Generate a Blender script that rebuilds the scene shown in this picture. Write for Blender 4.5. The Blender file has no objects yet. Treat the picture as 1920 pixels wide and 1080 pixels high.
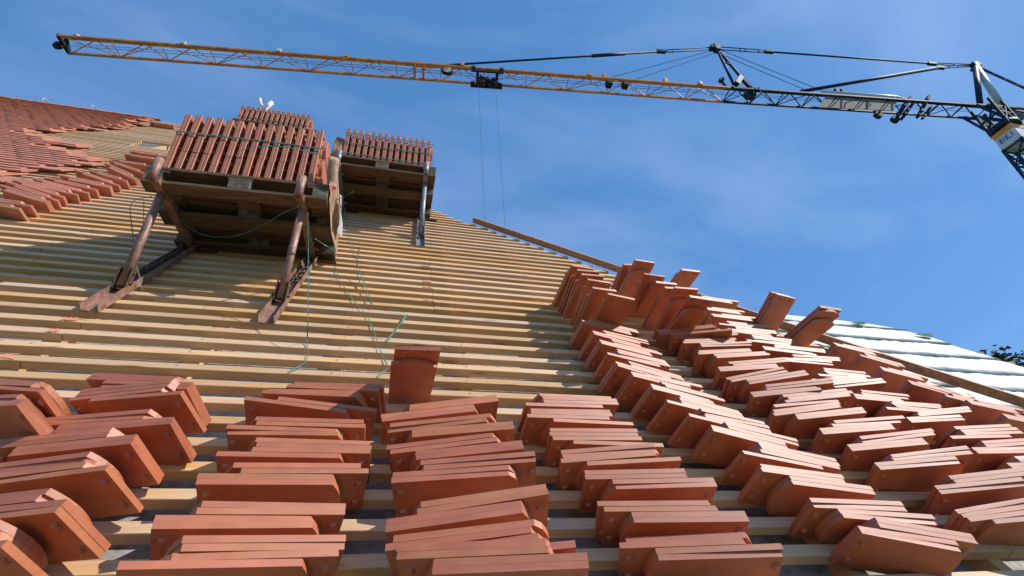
import bpy, bmesh, math, random
from mathutils import Vector, Matrix

sc = bpy.context.scene
rad = math.radians
TH = rad(52.0)                      # pitch of the roof
CT, ST = math.cos(TH), math.sin(TH)
RX = Matrix.Rotation(TH, 4, 'X')    # roof frame (u along battens, v up the slope, n out of the roof) -> world


def R(u, v, n):
    return Vector((u, v * CT - n * ST, v * ST + n * CT))


# ------------------------------------------------------------------ camera
right = Vector((0.97514, -0.16256, 0.15063))
down = Vector((0.08764, -0.34143, -0.93587))
fwd = Vector((0.20354, 0.92581, -0.31870))
rot = Matrix((right, -down, -fwd)).transposed().to_4x4()
CAM = R(0, 0, 1.4356)
cd = bpy.data.cameras.new('camera')
cam = bpy.data.objects.new('camera', cd)
sc.collection.objects.link(cam)
cam.matrix_world = Matrix.Translation(CAM) @ (RX @ rot)
cd.sensor_width = 36.0
cd.lens = 36.0 * 925.867 / 1920.0
cd.clip_start = 0.02
cd.clip_end = 6000
sc.camera = cam

# ------------------------------------------------------------------ light
sun_roof = Vector((1.05, 0.68, 1.0)).normalized()
SUN = (RX.to_3x3() @ sun_roof).normalized()
SUN_EL = math.asin(SUN.z)
SUN_AZ = math.atan2(SUN.x, SUN.y)
w = bpy.data.worlds.new('World')
sc.world = w
w.use_nodes = True
nt = w.node_tree
nt.nodes.clear()
wo = nt.nodes.new('ShaderNodeOutputWorld')
bg = nt.nodes.new('ShaderNodeBackground')
sky = nt.nodes.new('ShaderNodeTexSky')
sky.sky_type = 'NISHITA'
sky.sun_disc = False
sky.sun_elevation = SUN_EL
sky.sun_rotation = SUN_AZ
sky.altitude = 300
sky.air_density = 1.0
sky.dust_density = 0.6
sky.ozone_density = 2.5
tc = nt.nodes.new('ShaderNodeTexCoord')
mp = nt.nodes.new('ShaderNodeMapping')
mp.inputs['Scale'].default_value = (1.2, 2.6, 3.2)
mp.inputs['Rotation'].default_value = (0.3, 0.5, 0.4)
ns = nt.nodes.new('ShaderNodeTexNoise')
ns.inputs['Scale'].default_value = 1.1
ns.inputs['Detail'].default_value = 6
ns.inputs['Roughness'].default_value = 0.55
ns.inputs['Distortion'].default_value = 0.6
cr = nt.nodes.new('ShaderNodeMapRange')
cr.inputs['From Min'].default_value = 0.40
cr.inputs['From Max'].default_value = 0.78
cr.inputs['To Min'].default_value = 0.0
cr.inputs['To Max'].default_value = 0.15
mx = nt.nodes.new('ShaderNodeMix')
mx.data_type = 'RGBA'
mx.inputs['B'].default_value = (7.0, 8.2, 10.0, 1)
tint = nt.nodes.new('ShaderNodeMix')
tint.data_type = 'RGBA'
tint.blend_type = 'MULTIPLY'
tint.inputs['Factor'].default_value = 1.0
tint.inputs['B'].default_value = (0.84, 1.04, 1.20, 1)
L = nt.links.new
L(tc.outputs['Generated'], mp.inputs['Vector'])
L(mp.outputs['Vector'], ns.inputs['Vector'])
L(ns.outputs['Fac'], cr.inputs['Value'])
L(cr.outputs['Result'], mx.inputs['Factor'])
L(sky.outputs['Color'], tint.inputs['A'])
even = nt.nodes.new('ShaderNodeMix')
even.data_type = 'RGBA'
even.inputs['Factor'].default_value = 0.68
even.inputs['B'].default_value = (0.43, 1.42, 3.35, 1)
L(tint.outputs['Result'], even.inputs['A'])
L(even.outputs['Result'], mx.inputs['A'])
L(mx.outputs['Result'], bg.inputs['Color'])
bg.inputs['Strength'].default_value = 0.135
L(bg.outputs['Background'], wo.inputs['Surface'])

sl = bpy.data.lights.new('sun', 'SUN')
sl.energy = 4.1
sl.angle = rad(0.5)
sl.color = (1.0, 0.94, 0.87)
so = bpy.data.objects.new('sun', sl)
sc.collection.objects.link(so)
so.rotation_euler = SUN.to_track_quat('Z', 'Y').to_euler()
so.location = (0, 0, 60)
sc.view_settings.view_transform = 'Standard'
sc.view_settings.look = 'None'
sc.view_settings.exposure = 0.42
sc.view_settings.gamma = 1.0


# ------------------------------------------------------------------ helpers
def link(o, parent=None):
    sc.collection.objects.link(o)
    if parent is not None:
        o.parent = parent
    return o


def obj(name, bm, mat, parent=None, smooth=False):
    me = bpy.data.meshes.new(name)
    bm.normal_update()
    bm.to_mesh(me)
    bm.free()
    for m in (mat if isinstance(mat, (list, tuple)) else [mat]):
        me.materials.append(m)
    if smooth:
        for p in me.polygons:
            p.use_smooth = True
    return link(bpy.data.objects.new(name, me), parent)


def thing(name, label, cat, loc=(0, 0, 0), group=None):
    o = bpy.data.objects.new(name, None)
    o.empty_display_size = 0.1
    link(o)
    o.location = loc
    return tag(o, label, cat, group)


def tag(o, label=None, cat=None, group=None, kind=None):
    if label:
        o['label'] = label
    if cat:
        o['category'] = cat
    if group:
        o['group'] = group
    if kind:
        o['kind'] = kind
    return o


def unparent_loc(parent, *objs):
    """objects modelled in world coordinates, kept in place under an offset parent"""
    for o in objs:
        o.parent = parent
        o.matrix_parent_inverse = Matrix.Translation(-parent.location)


def hexa(bm, p, mi=0):
    """8 corners: bottom ring 0-3, top ring 4-7"""
    vs = [bm.verts.new(q) for q in p]
    for f in ((3, 2, 1, 0), (4, 5, 6, 7), (0, 1, 5, 4), (1, 2, 6, 5), (2, 3, 7, 6), (3, 0, 4, 7)):
        fc = bm.faces.new([vs[i] for i in f])
        fc.material_index = mi
    return vs


def box(bm, lo, hi, T=None, mi=0):
    x0, y0, z0 = lo
    x1, y1, z1 = hi
    p = [(x0, y0, z0), (x1, y0, z0), (x1, y1, z0), (x0, y1, z0), (x0, y0, z1), (x1, y0, z1), (x1, y1, z1), (x0, y1, z1)]
    p = [Vector(q) for q in p]
    if T is not None:
        p = [T @ q for q in p] if isinstance(T, Matrix) else [T(*q) for q in p]
    return hexa(bm, p, mi)


def bar(bm, a, b, w, h=None, up=Vector((0, 0, 1)), mi=0):
    """rectangular bar from a to b"""
    a, b = Vector(a), Vector(b)
    h = h or w
    d = (b - a).normalized()
    s = d.cross(up)
    if s.length < 1e-4:
        s = d.cross(Vector((1, 0, 0)))
    s.normalize()
    t = s.cross(d)
    s, t = s * w / 2, t * h / 2
    return hexa(bm, [a - s - t, a + s - t, b + s - t, b - s - t, a - s + t, a + s + t, b + s + t, b - s + t], mi)


def tube(bm, pts, r, seg=8, cap=True, mi=0):
    pts = [Vector(p) for p in pts]
    rings = []
    prev = None
    for i, p in enumerate(pts):
        if i == 0:
            d = pts[1] - p
        elif i == len(pts) - 1:
            d = p - pts[i - 1]
        else:
            d = pts[i + 1] - pts[i - 1]
        d.normalize()
        if prev is None:
            s = d.cross(Vector((0, 0, 1)))
            if s.length < 1e-3:
                s = d.cross(Vector((1, 0, 0)))
        else:
            s = prev - d * prev.dot(d)
        s.normalize()
        prev = s
        t = d.cross(s)
        rr = r[i] if isinstance(r, (list, tuple)) else r
        rings.append([bm.verts.new(p + (s * math.cos(a) + t * math.sin(a)) * rr)
                      for a in [2 * math.pi * k / seg for k in range(seg)]])
    for i in range(len(rings) - 1):
        for k in range(seg):
            f = bm.faces.new((rings[i][k], rings[i][(k + 1) % seg], rings[i + 1][(k + 1) % seg], rings[i + 1][k]))
            f.smooth = True
            f.material_index = mi
    if cap:
        bm.faces.new(rings[0][::-1]).material_index = mi
        bm.faces.new(rings[-1]).material_index = mi


def pipe(bm, a, b, r, wall=0.006, seg=14):
    """open hollow tube"""
    a, b = Vector(a), Vector(b)
    d = (b - a).normalized()
    s = d.cross(Vector((0.3, 0.2, 1))).normalized()
    t = d.cross(s)
    rings = []
    for p, rr in ((a, r), (b, r), (b, r - wall), (a, r - wall)):
        rings.append([bm.verts.new(p + (s * math.cos(q) + t * math.sin(q)) * rr)
                      for q in [2 * math.pi * k / seg for k in range(seg)]])
    for i in range(4):
        for k in range(seg):
            f = bm.faces.new((rings[i][k], rings[i][(k + 1) % seg], rings[(i + 1) % 4][(k + 1) % seg], rings[(i + 1) % 4][k]))
            f.smooth = i in (0, 2)


def smooth_pts(pts, n=5):
    """Catmull-Rom through the points"""
    P = [Vector(p) for p in pts]
    P = [P[0] * 2 - P[1]] + P + [P[-1] * 2 - P[-2]]
    out = []
    for i in range(1, len(P) - 2):
        for k in range(n):
            t = k / n
            a, b, c, d = P[i - 1], P[i], P[i + 1], P[i + 2]
            out.append(0.5 * ((2 * b) + (c - a) * t + (2 * a - 5 * b + 4 * c - d) * t * t + (3 * b - a - 3 * c + d) * t ** 3))
    out.append(P[-2])
    return out


# ------------------------------------------------------------------ materials
def new_mat(name):
    m = bpy.data.materials.new(name)
    m.use_nodes = True
    t = m.node_tree
    return m, t, t.nodes['Principled BSDF']


def N(t, kind, **kw):
    n = t.nodes.new('ShaderNode' + kind)
    for k, v in kw.items():
        if k in n.inputs:
            n.inputs[k].default_value = v
        else:
            setattr(n, k, v)
    return n


def mat_plain(name, col, rough=0.6, metal=0.0, var=0.12, scale=12.0, bump=0.0, spec=0.5, stretch=(1, 1, 1), col2=None, objrand=0.0, island=False):
    m, t, b = new_mat(name)
    tcn = N(t, 'TexCoord')
    mpn = N(t, 'Mapping')
    mpn.inputs['Scale'].default_value = stretch
    t.links.new(tcn.outputs['Object'], mpn.inputs['Vector'])
    no = N(t, 'TexNoise')
    no.inputs['Scale'].default_value = scale
    no.inputs['Detail'].default_value = 5
    no.inputs['Roughness'].default_value = 0.6
    t.links.new(mpn.outputs['Vector'], no.inputs['Vector'])
    c2 = col2 or tuple(max(0, c * (1 - 2.2 * var)) for c in col)
    c1 = col if col2 else tuple(min(1, c * (1 + 1.4 * var)) for c in col)
    rmp = N(t, 'MapRange')
    rmp.inputs['From Min'].default_value = 0.32
    rmp.inputs['From Max'].default_value = 0.68
    t.links.new(no.outputs['Fac'], rmp.inputs['Value'])
    mix = N(t, 'Mix', data_type='RGBA')
    mix.inputs['A'].default_value = (*c2, 1)
    mix.inputs['B'].default_value = (*c1, 1)
    t.links.new(rmp.outputs['Result'], mix.inputs['Factor'])
    out = mix.outputs['Result']
    if objrand or island:
        hs = N(t, 'HueSaturation')
        src = N(t, 'NewGeometry').outputs['Random Per Island'] if island else N(t, 'ObjectInfo').outputs['Random']
        r2 = N(t, 'MapRange')
        r2.inputs['To Min'].default_value = 1 - (objrand or 0.15)
        r2.inputs['To Max'].default_value = 1 + (objrand or 0.15)
        t.links.new(src, r2.inputs['Value'])
        t.links.new(r2.outputs['Result'], hs.inputs['Value'])
        t.links.new(out, hs.inputs['Color'])
        out = hs.outputs['Color']
    t.links.new(out, b.inputs['Base Color'])
    b.inputs['Roughness'].default_value = rough
    b.inputs['Metallic'].default_value = metal
    b.inputs['Specular IOR Level'].default_value = spec
    if bump:
        bp = N(t, 'Bump')
        bp.inputs['Strength'].default_value = bump
        bp.inputs['Distance'].default_value = 0.004
        t.links.new(no.outputs['Fac'], bp.inputs['Height'])
        t.links.new(bp.outputs['Normal'], b.inputs['Normal'])
    return m


def mat_batten():
    m, t, b = new_mat('pine_batten')
    tcn = N(t, 'TexCoord')
    oi = N(t, 'ObjectInfo')
    off = N(t, 'VectorMath', operation='SCALE')
    comb = N(t, 'CombineXYZ')
    t.links.new(oi.outputs['Random'], comb.inputs['X'])
    t.links.new(oi.outputs['Random'], comb.inputs['Y'])
    t.links.new(comb.outputs['Vector'], off.inputs[0])
    off.inputs['Scale'].default_value = 37.0
    ad = N(t, 'VectorMath', operation='ADD')
    t.links.new(tcn.outputs['Object'], ad.inputs[0])
    t.links.new(off.outputs['Vector'], ad.inputs[1])
    mpn = N(t, 'Mapping')
    mpn.inputs['Scale'].default_value = (0.9, 26, 26)
    t.links.new(ad.outputs['Vector'], mpn.inputs['Vector'])
    g = N(t, 'TexNoise')
    g.inputs['Scale'].default_value = 4.0
    g.inputs['Detail'].default_value = 6
    g.inputs['Roughness'].default_value = 0.62
    g.inputs['Distortion'].default_value = 0.4
    t.links.new(mpn.outputs['Vector'], g.inputs['Vector'])
    r1 = N(t, 'MapRange')
    r1.inputs['From Min'].default_value = 0.3
    r1.inputs['From Max'].default_value = 0.7
    t.links.new(g.outputs['Fac'], r1.inputs['Value'])
    mix = N(t, 'Mix', data_type='RGBA')
    mix.inputs['A'].default_value = (0.50, 0.275, 0.115, 1)
    mix.inputs['B'].default_value = (0.68, 0.44, 0.225, 1)
    t.links.new(r1.outputs['Result'], mix.inputs['Factor'])
    # broad patches of redder and greyer wood
    n2 = N(t, 'TexNoise')
    n2.inputs['Scale'].default_value = 1.3
    n2.inputs['Detail'].default_value = 2
    t.links.new(ad.outputs['Vector'], n2.inputs['Vector'])
    r2 = N(t, 'MapRange')
    r2.inputs['From Min'].default_value = 0.35
    r2.inputs['From Max'].default_value = 0.65
    r2.inputs['To Max'].default_value = 0.45
    t.links.new(n2.outputs['Fac'], r2.inputs['Value'])
    m2 = N(t, 'Mix', data_type='RGBA')
    m2.inputs['B'].default_value = (0.64, 0.46, 0.29, 1)
    t.links.new(r2.outputs['Result'], m2.inputs['Factor'])
    t.links.new(mix.outputs['Result'], m2.inputs['A'])
    # knots
    mk = N(t, 'Mapping')
    mk.inputs['Scale'].default_value = (2.2, 11, 11)
    t.links.new(ad.outputs['Vector'], mk.inputs['Vector'])
    vo = N(t, 'TexVoronoi')
    vo.inputs['Scale'].default_value = 1.0
    t.links.new(mk.outputs['Vector'], vo.inputs['Vector'])
    r3 = N(t, 'MapRange')
    r3.inputs['From Min'].default_value = 0.05
    r3.inputs['From Max'].default_value = 0.17
    r3.inputs['To Min'].default_value = 0.75
    r3.inputs['To Max'].default_value = 0.0
    t.links.new(vo.outputs['Distance'], r3.inputs['Value'])
    m3 = N(t, 'Mix', data_type='RGBA')
    m3.inputs['B'].default_value = (0.22, 0.10, 0.04, 1)
    t.links.new(r3.outputs['Result'], m3.inputs['Factor'])
    t.links.new(m2.outputs['Result'], m3.inputs['A'])
    hs = N(t, 'HueSaturation')
    r4 = N(t, 'MapRange')
    r4.inputs['To Min'].default_value = 0.82
    r4.inputs['To Max'].default_value = 1.14
    t.links.new(oi.outputs['Random'], r4.inputs['Value'])
    t.links.new(r4.outputs['Result'], hs.inputs['Value'])
    r5 = N(t, 'MapRange')
    wn = N(t, 'TexWhiteNoise', noise_dimensions='1D')
    t.links.new(oi.outputs['Random'], wn.inputs['W'])
    r5.inputs['To Min'].default_value = 0.82
    r5.inputs['To Max'].default_value = 1.12
    t.links.new(wn.outputs['Value'], r5.inputs['Value'])
    t.links.new(r5.outputs['Result'], hs.inputs['Saturation'])
    t.links.new(m3.outputs['Result'], hs.inputs['Color'])
    t.links.new(hs.outputs['Color'], b.inputs['Base Color'])
    b.inputs['Roughness'].default_value = 0.62
    b.inputs['Specular IOR Level'].default_value = 0.35
    bp = N(t, 'Bump')
    bp.inputs['Strength'].default_value = 0.35
    bp.inputs['Distance'].default_value = 0.003
    t.links.new(g.outputs['Fac'], bp.inputs['Height'])
    t.links.new(bp.outputs['Normal'], b.inputs['Normal'])
    return m


def mat_clay(name='terracotta', base=(0.445, 0.126, 0.044), rnd='object', rough=0.58):
    m, t, b = new_mat(name)
    tcn = N(t, 'TexCoord')
    oi = N(t, 'ObjectInfo')
    rs = N(t, 'NewGeometry').outputs['Random Per Island'] if rnd == 'island' else oi.outputs['Random']
    comb = N(t, 'CombineXYZ')
    t.links.new(rs, comb.inputs['X'])
    t.links.new(rs, comb.inputs['Z'])
    off = N(t, 'VectorMath', operation='SCALE')
    off.inputs['Scale'].default_value = 21.0
    t.links.new(comb.outputs['Vector'], off.inputs[0])
    ad = N(t, 'VectorMath', operation='ADD')
    t.links.new(tcn.outputs['Object'], ad.inputs[0])
    t.links.new(off.outputs['Vector'], ad.inputs[1])
    mpn = N(t, 'Mapping')
    mpn.inputs['Scale'].default_value = (1.0, 9, 9)
    t.links.new(ad.outputs['Vector'], mpn.inputs['Vector'])
    g = N(t, 'TexNoise')
    g.inputs['Scale'].default_value = 7.0
    g.inputs['Detail'].default_value = 5
    t.links.new(mpn.outputs['Vector'], g.inputs['Vector'])
    fine = N(t, 'TexNoise')
    fine.inputs['Scale'].default_value = 120.0
    fine.inputs['Detail'].default_value = 3
    t.links.new(ad.outputs['Vector'], fine.inputs['Vector'])
    patch = N(t, 'TexNoise')
    patch.inputs['Scale'].default_value = 9.0
    patch.inputs['Detail'].default_value = 3
    t.links.new(ad.outputs['Vector'], patch.inputs['Vector'])
    r1 = N(t, 'MapRange')
    r1.inputs['From Min'].default_value = 0.3
    r1.inputs['From Max'].default_value = 0.7
    t.links.new(patch.outputs['Fac'], r1.inputs['Value'])
    mix = N(t, 'Mix', data_type='RGBA')
    mix.inputs['A'].default_value = (base[0] * 0.84, base[1] * 0.80, base[2] * 0.80, 1)
    mix.inputs['B'].default_value = (base[0] * 1.10, base[1] * 1.14, base[2] * 1.18, 1)
    t.links.new(r1.outputs['Result'], mix.inputs['Factor'])
    hs = N(t, 'HueSaturation')
    r4 = N(t, 'MapRange')
    r4.inputs['To Min'].default_value = 0.91
    r4.inputs['To Max'].default_value = 1.07
    t.links.new(rs, r4.inputs['Value'])
    t.links.new(r4.outputs['Result'], hs.inputs['Value'])
    r6 = N(t, 'MapRange')
    r6.inputs['To Min'].default_value = 0.495
    r6.inputs['To Max'].default_value = 0.505
    wn = N(t, 'TexWhiteNoise', noise_dimensions='1D')
    t.links.new(rs, wn.inputs['W'])
    t.links.new(wn.outputs['Value'], r6.inputs['Value'])
    t.links.new(r6.outputs['Result'], hs.inputs['Hue'])
    t.links.new(mix.outputs['Result'], hs.inputs['Color'])
    # pale dust and scuffs
    dn = N(t, 'TexNoise')
    dn.inputs['Scale'].default_value = 5.0
    dn.inputs['Detail'].default_value = 7
    dn.inputs['Roughness'].default_value = 0.75
    t.links.new(mpn.outputs['Vector'], dn.inputs['Vector'])
    dr = N(t, 'MapRange')
    dr.inputs['From Min'].default_value = 0.54
    dr.inputs['From Max'].default_value = 0.80
    dr.inputs['To Max'].default_value = 0.40
    t.links.new(dn.outputs['Fac'], dr.inputs['Value'])
    dm = N(t, 'Mix', data_type='RGBA')
    dm.inputs['B'].default_value = (0.60, 0.30, 0.20, 1)
    t.links.new(dr.outputs['Result'], dm.inputs['Factor'])
    t.links.new(hs.outputs['Color'], dm.inputs['A'])
    t.links.new(dm.outputs['Result'], b.inputs['Base Color'])
    b.inputs['Roughness'].default_value = rough
    b.inputs['Specular IOR Level'].default_value = 0.9
    sx = N(t, 'SeparateXYZ')
    t.links.new(ad.outputs['Vector'], sx.inputs['Vector'])
    wv = N(t, 'Math', operation='MULTIPLY')
    wv.inputs[1].default_value = 230.0
    t.links.new(sx.outputs['Z'], wv.inputs[0])
    wsn = N(t, 'Math', operation='SINE')
    t.links.new(wv.outputs['Value'], wsn.inputs[0])
    wpw = N(t, 'Math', operation='MULTIPLY')
    wpw.inputs[1].default_value = 0.22
    t.links.new(wsn.outputs['Value'], wpw.inputs[0])
    add0 = N(t, 'Math', operation='ADD')
    t.links.new(wpw.outputs['Value'], add0.inputs[0])
    add = N(t, 'Math', operation='ADD')
    sm = N(t, 'Math', operation='MULTIPLY')
    sm.inputs[1].default_value = 0.25
    t.links.new(fine.outputs['Fac'], sm.inputs[0])
    t.links.new(g.outputs['Fac'], add.inputs[0])
    t.links.new(sm.outputs['Value'], add.inputs[1])
    bp = N(t, 'Bump')
    bp.inputs['Strength'].default_value = 0.3
    bp.inputs['Distance'].default_value = 0.002
    t.links.new(add.outputs['Value'], add0.inputs[1])
    t.links.new(add0.outputs['Value'], bp.inputs['Height'])
    t.links.new(bp.outputs['Normal'], b.inputs['Normal'])
    return m


M_BATTEN = mat_batten()
M_CLAY = mat_clay()
M_CLAY_LAID = mat_clay('laid_terracotta', base=(0.50, 0.185, 0.098), rnd='island', rough=0.6)
M_NAIL = mat_plain('nail_head', (0.10, 0.09, 0.08), 0.5, metal=0.5)
M_HIP = mat_plain('hip_board_wood', (0.40, 0.205, 0.11), 0.65, var=0.18, scale=6, stretch=(1, 6, 6), bump=0.2)
M_UNDER = mat_plain('grey_underlay', (0.42, 0.41, 0.39), 0.75, var=0.3, scale=26, bump=1.0, col2=(0.20, 0.20, 0.195))
M_WHITE = mat_plain('white_membrane', (0.50, 0.555, 0.55), 0.6, var=0.12, scale=9, bump=1.0)
M_SEAM = mat_plain('seam_dark_grey', (0.16, 0.17, 0.17), 0.8)  # dark grey of the thin diagonal seam lines on the membrane
M_GREEN_PRINT = mat_plain('green_print', (0.012, 0.10, 0.045), 0.7, spec=0.1)
M_PALLET = mat_plain('weathered_pallet_wood', (0.17, 0.105, 0.052), 0.8, var=0.35, scale=5, stretch=(1, 9, 9), bump=0.6, col2=(0.05, 0.03, 0.017), objrand=0.25)
M_PALLET_END = mat_plain('pallet_block_grey', (0.14, 0.125, 0.09), 0.85, var=0.3, scale=22, bump=0.6, objrand=0.2)
M_RUST = mat_plain('rusty_brown_steel', (0.30, 0.165, 0.115), 0.55, metal=0.15, var=0.25, scale=16, bump=0.25)
M_RUST_DARK = mat_plain('dark_rusty_chain', (0.12, 0.065, 0.04), 0.7, metal=0.2, var=0.3, scale=25, bump=0.3)
M_GALV = mat_plain('galvanised_steel', (0.24, 0.25, 0.27), 0.5, metal=0.3, var=0.14, scale=18, bump=0.1)
M_STRAP = mat_plain('green_plastic_strap', (0.035, 0.20, 0.15), 0.45, var=0.3, scale=30)
M_WIRE = mat_plain('thin_dark_wire', (0.16, 0.15, 0.12), 0.6, var=0.1)
M_PAPER = mat_plain('brown_wrapping_paper', (0.62, 0.42, 0.26), 0.7, var=0.15, scale=8, bump=0.4)
M_FILM = mat_plain('white_film', (0.74, 0.76, 0.76), 0.35, var=0.05, scale=10, bump=0.5)
M_ORANGE = mat_plain('orange_spray_paint', (0.78, 0.16, 0.09), 0.6, var=0.15, scale=45, col2=(0.66, 0.34, 0.17))
M_CRANE_Y = mat_plain('crane_orange_paint', (0.62, 0.25, 0.055), 0.45, var=0.18, scale=3)
M_CRANE_D = mat_plain('crane_slate_paint', (0.018, 0.036, 0.062), 0.6, var=0.2, scale=3, spec=0.2)
M_CRANE_L = mat_plain('crane_pale_paint', (0.50, 0.58, 0.58), 0.4, var=0.12, scale=3)
M_BLACK = mat_plain('black_rubber', (0.02, 0.022, 0.025), 0.7, var=0.2, spec=0.15)
M_SIGNW = mat_plain('sign_white_panel', (0.62, 0.64, 0.66), 0.45, var=0.05, scale=2)
M_SIGNO = mat_plain('sign_orange_band', (0.80, 0.30, 0.02), 0.45, var=0.06, scale=2)
M_SIGNT = mat_plain('sign_dark_letters', (0.05, 0.06, 0.09), 0.5, var=0.05)
M_BANNER = mat_plain('grey_banner_cloth', (0.22, 0.21, 0.20), 0.8, var=0.1)
M_GLASS = mat_plain('lamp_glass', (0.55, 0.58, 0.62), 0.15, var=0.05)
M_ROPE = mat_plain('steel_rope', (0.12, 0.17, 0.24), 0.7, var=0.05, spec=0.1)
M_WALL = mat_plain('plaster_wall', (0.55, 0.50, 0.42), 0.85, var=0.08, scale=3, bump=0.2)
M_GROUND = mat_plain('ground_grass_earth', (0.10, 0.12, 0.05), 0.95, var=0.3, scale=0.4)
M_HILL = mat_plain('wooded_hill', (0.035, 0.055, 0.03), 0.95, var=0.35, scale=0.15)
M_BARK = mat_plain('bark', (0.09, 0.07, 0.05), 0.9, var=0.3, scale=6)
M_LEAF = mat_plain('dark_leaves', (0.045, 0.065, 0.028), 0.7, var=0.3, scale=0.8, island=True, objrand=0.4)

rng = random.Random(11)

# ------------------------------------------------------------------ building
G = 0.1458                 # batten gauge
V0 = 1.267 - 0.027         # centre line of the batten at the bottom of the picture
HIPPTS = [(-4.0, 6.6), (0.9, 4.55), (2.30, 3.35), (2.99, 2.93), (4.0, 2.22), (4.9, 1.62), (6.3, 0.85),
          (7.9, -0.6), (9.5, -1.95), (12.0, -4.0), (14.9, -6.3)]


def hip_u(v):
    pts = [(-4.0, 8.4), (2.20, 4.36), (2.81, 3.76), (3.87, 2.80), (4.62, 2.22), (6.40, 0.78), (7.3, 0.24), (15.2, -6.2)]
    if v <= pts[0][0]:
        return pts[0][1]
    for (a, ua), (b, ub) in zip(pts, pts[1:]):
        if v <= b:
            return ua + (ub - ua) * (v - a) / (b - a)
    return pts[-1][1]


V_RIDGE = 14.65
bld = thing('house', 'large steep house roof under construction with bare pine battens and partly laid clay tiles', 'house', R(0, -4, 0))
parts = []
# joints: (u, first row, last row) with orange marks on some
k_of = lambda v: int(round((v - V0) / G))
joints = {}


def add_joint(u, va, vb, jit=0.0):
    for k in range(k_of(va), k_of(vb) + 1):
        joints.setdefault(k, []).append(u + rng.uniform(-jit, jit))


add_joint(-1.738, 2.05, 3.15, 0.006)
add_joint(-2.65, 3.85, 4.85, 0.02)
add_joint(0.185, 3.45, 5.4, 0.012)
add_joint(-4.9, 5.0, 9.5, 0.02)
add_joint(2.6, 1.0, 2.0, 0.01)
marks = {k_of(2.35): -1.76, k_of(2.64): -1.76, k_of(2.80): -1.76, k_of(2.94): -1.755, k_of(3.52): 0.20, k_of(3.64): 0.20,
         k_of(3.80): 0.19, k_of(3.95): 0.18, k_of(4.38): 0.17}
K0, K1 = -4, 91
for k in range(K0, K1 + 1):
    vc = V0 + G * k + rng.uniform(-0.003, 0.003)
    bm = bmesh.new()
    ul = -13.0
    ur = hip_u(vc) + (0.13 if vc < 6.5 else 0.0) - rng.uniform(0.0, 0.05)
    segs = []
    cuts = sorted(joints.get(k, []))
    if 9.75 < vc < 10.45:
        cutgap = (-4.9 - (vc - 9.75) * 0.2, -3.9)
    else:
        cutgap = None
    xs = [ul] + cuts + [ur]
    for a, b in zip(xs, xs[1:]):
        segs.append((a + (0.0015 if a != ul else 0), b - 0.0015))
    if cutgap:
        segs = [(ul, cutgap[0]), (cutgap[1], ur)]
    hw = 0.0268
    for a, b in segs:
        dv = rng.uniform(-0.0025, 0.0025)
        dn = rng.uniform(-0.0012, 0.0012)
        top = 0.045 + dn
        # gentle bow along the batten
        n = max(2, int((b - a) / 0.7))
        prev = None
        c = 0.0025
        for i in range(n + 1):
            u = a + (b - a) * i / n
            wv = vc + dv + 0.0022 * math.sin(u * 2.1 + k * 1.7)
            wn = 0.0012 * math.sin(u * 1.3 + k * 2.9)
            ring = [bm.verts.new(R(u, wv + y, z)) for y, z in
                    ((-hw, 0.0), (hw, 0.0), (hw, top - c + wn), (hw - c, top + wn), (-hw + c, top + wn), (-hw, top - c + wn))]
            if prev:
                for q in range(6):
                    bm.faces.new((prev[q], prev[(q + 1) % 6], ring[(q + 1) % 6], ring[q]))
            else:
                bm.faces.new(ring[::-1])
            prev = ring
        bm.faces.new(prev)
    bmesh.ops.recalc_face_normals(bm, faces=bm.faces)
    if k < 34:
        for q in range(10, 25):
            un = q * 0.72 - 12.6 + rng.uniform(-0.008, 0.008)
            if un < ur - 0.05:
                yn = rng.uniform(-0.006, 0.006)
                vs = [bm.verts.new(R(un + 0.0042 * math.cos(t_), vc + yn + 0.0042 * math.sin(t_), 0.0492)) for t_ in [i_ * math.pi / 3 for i_ in range(6)]]
                f_ = bm.faces.new(vs)
                f_.material_index = 1
    o = obj('batten', bm, [M_BATTEN, M_NAIL])
    parts.append(o)
    if k in marks:
        bm = bmesh.new()
        u0 = marks[k]
        wd = rng.uniform(0.05, 0.085)
        cols_ = 6
        for i in range(cols_):
            ua = u0 - wd + wd * i / cols_
            ub = u0 - wd + wd * (i + 1) / cols_
            ya = -hw + 0.003 + rng.uniform(0, 0.012)
            yb = hw - 0.003 - rng.uniform(0, 0.014)
            vs = [bm.verts.new(R(x, vc + y, 0.0495)) for x, y in ((ua, ya), (ub, ya), (ub, yb), (ua, yb))]
            bm.faces.new(vs)
        mk = obj('paint_mark', bm, M_ORANGE, o)

# counter battens under the battens
for u in [x * 0.72 - 12.6 for x in range(26)]:
    # clip at hip
    bm = bmesh.new()
    vt = 14.3
    while vt > 0 and hip_u(vt) < u + 0.1:
        vt -= 0.1
    box(bm, (u - 0.03, -4.5, -0.0845), (u + 0.03, vt, -0.001), R)
    parts.append(obj('counter_batten', bm, M_BATTEN))
# underlay below, seen in the gaps
bm = bmesh.new()
vv = [-5, 2.2, 2.81, 3.87, 4.62, 6.4, 7.3, 15.0]
for a, b in zip(vv, vv[1:]):
    box(bm, (-13.2, a, -0.12), (0, b, -0.085), lambda x, y, z: R(hip_u(y) - 0.03 if x == 0 else x, y, z))
bmesh.ops.remove_doubles(bm, verts=bm.verts, dist=1e-5)
parts.append(obj('underlay', bm, M_UNDER))

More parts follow.
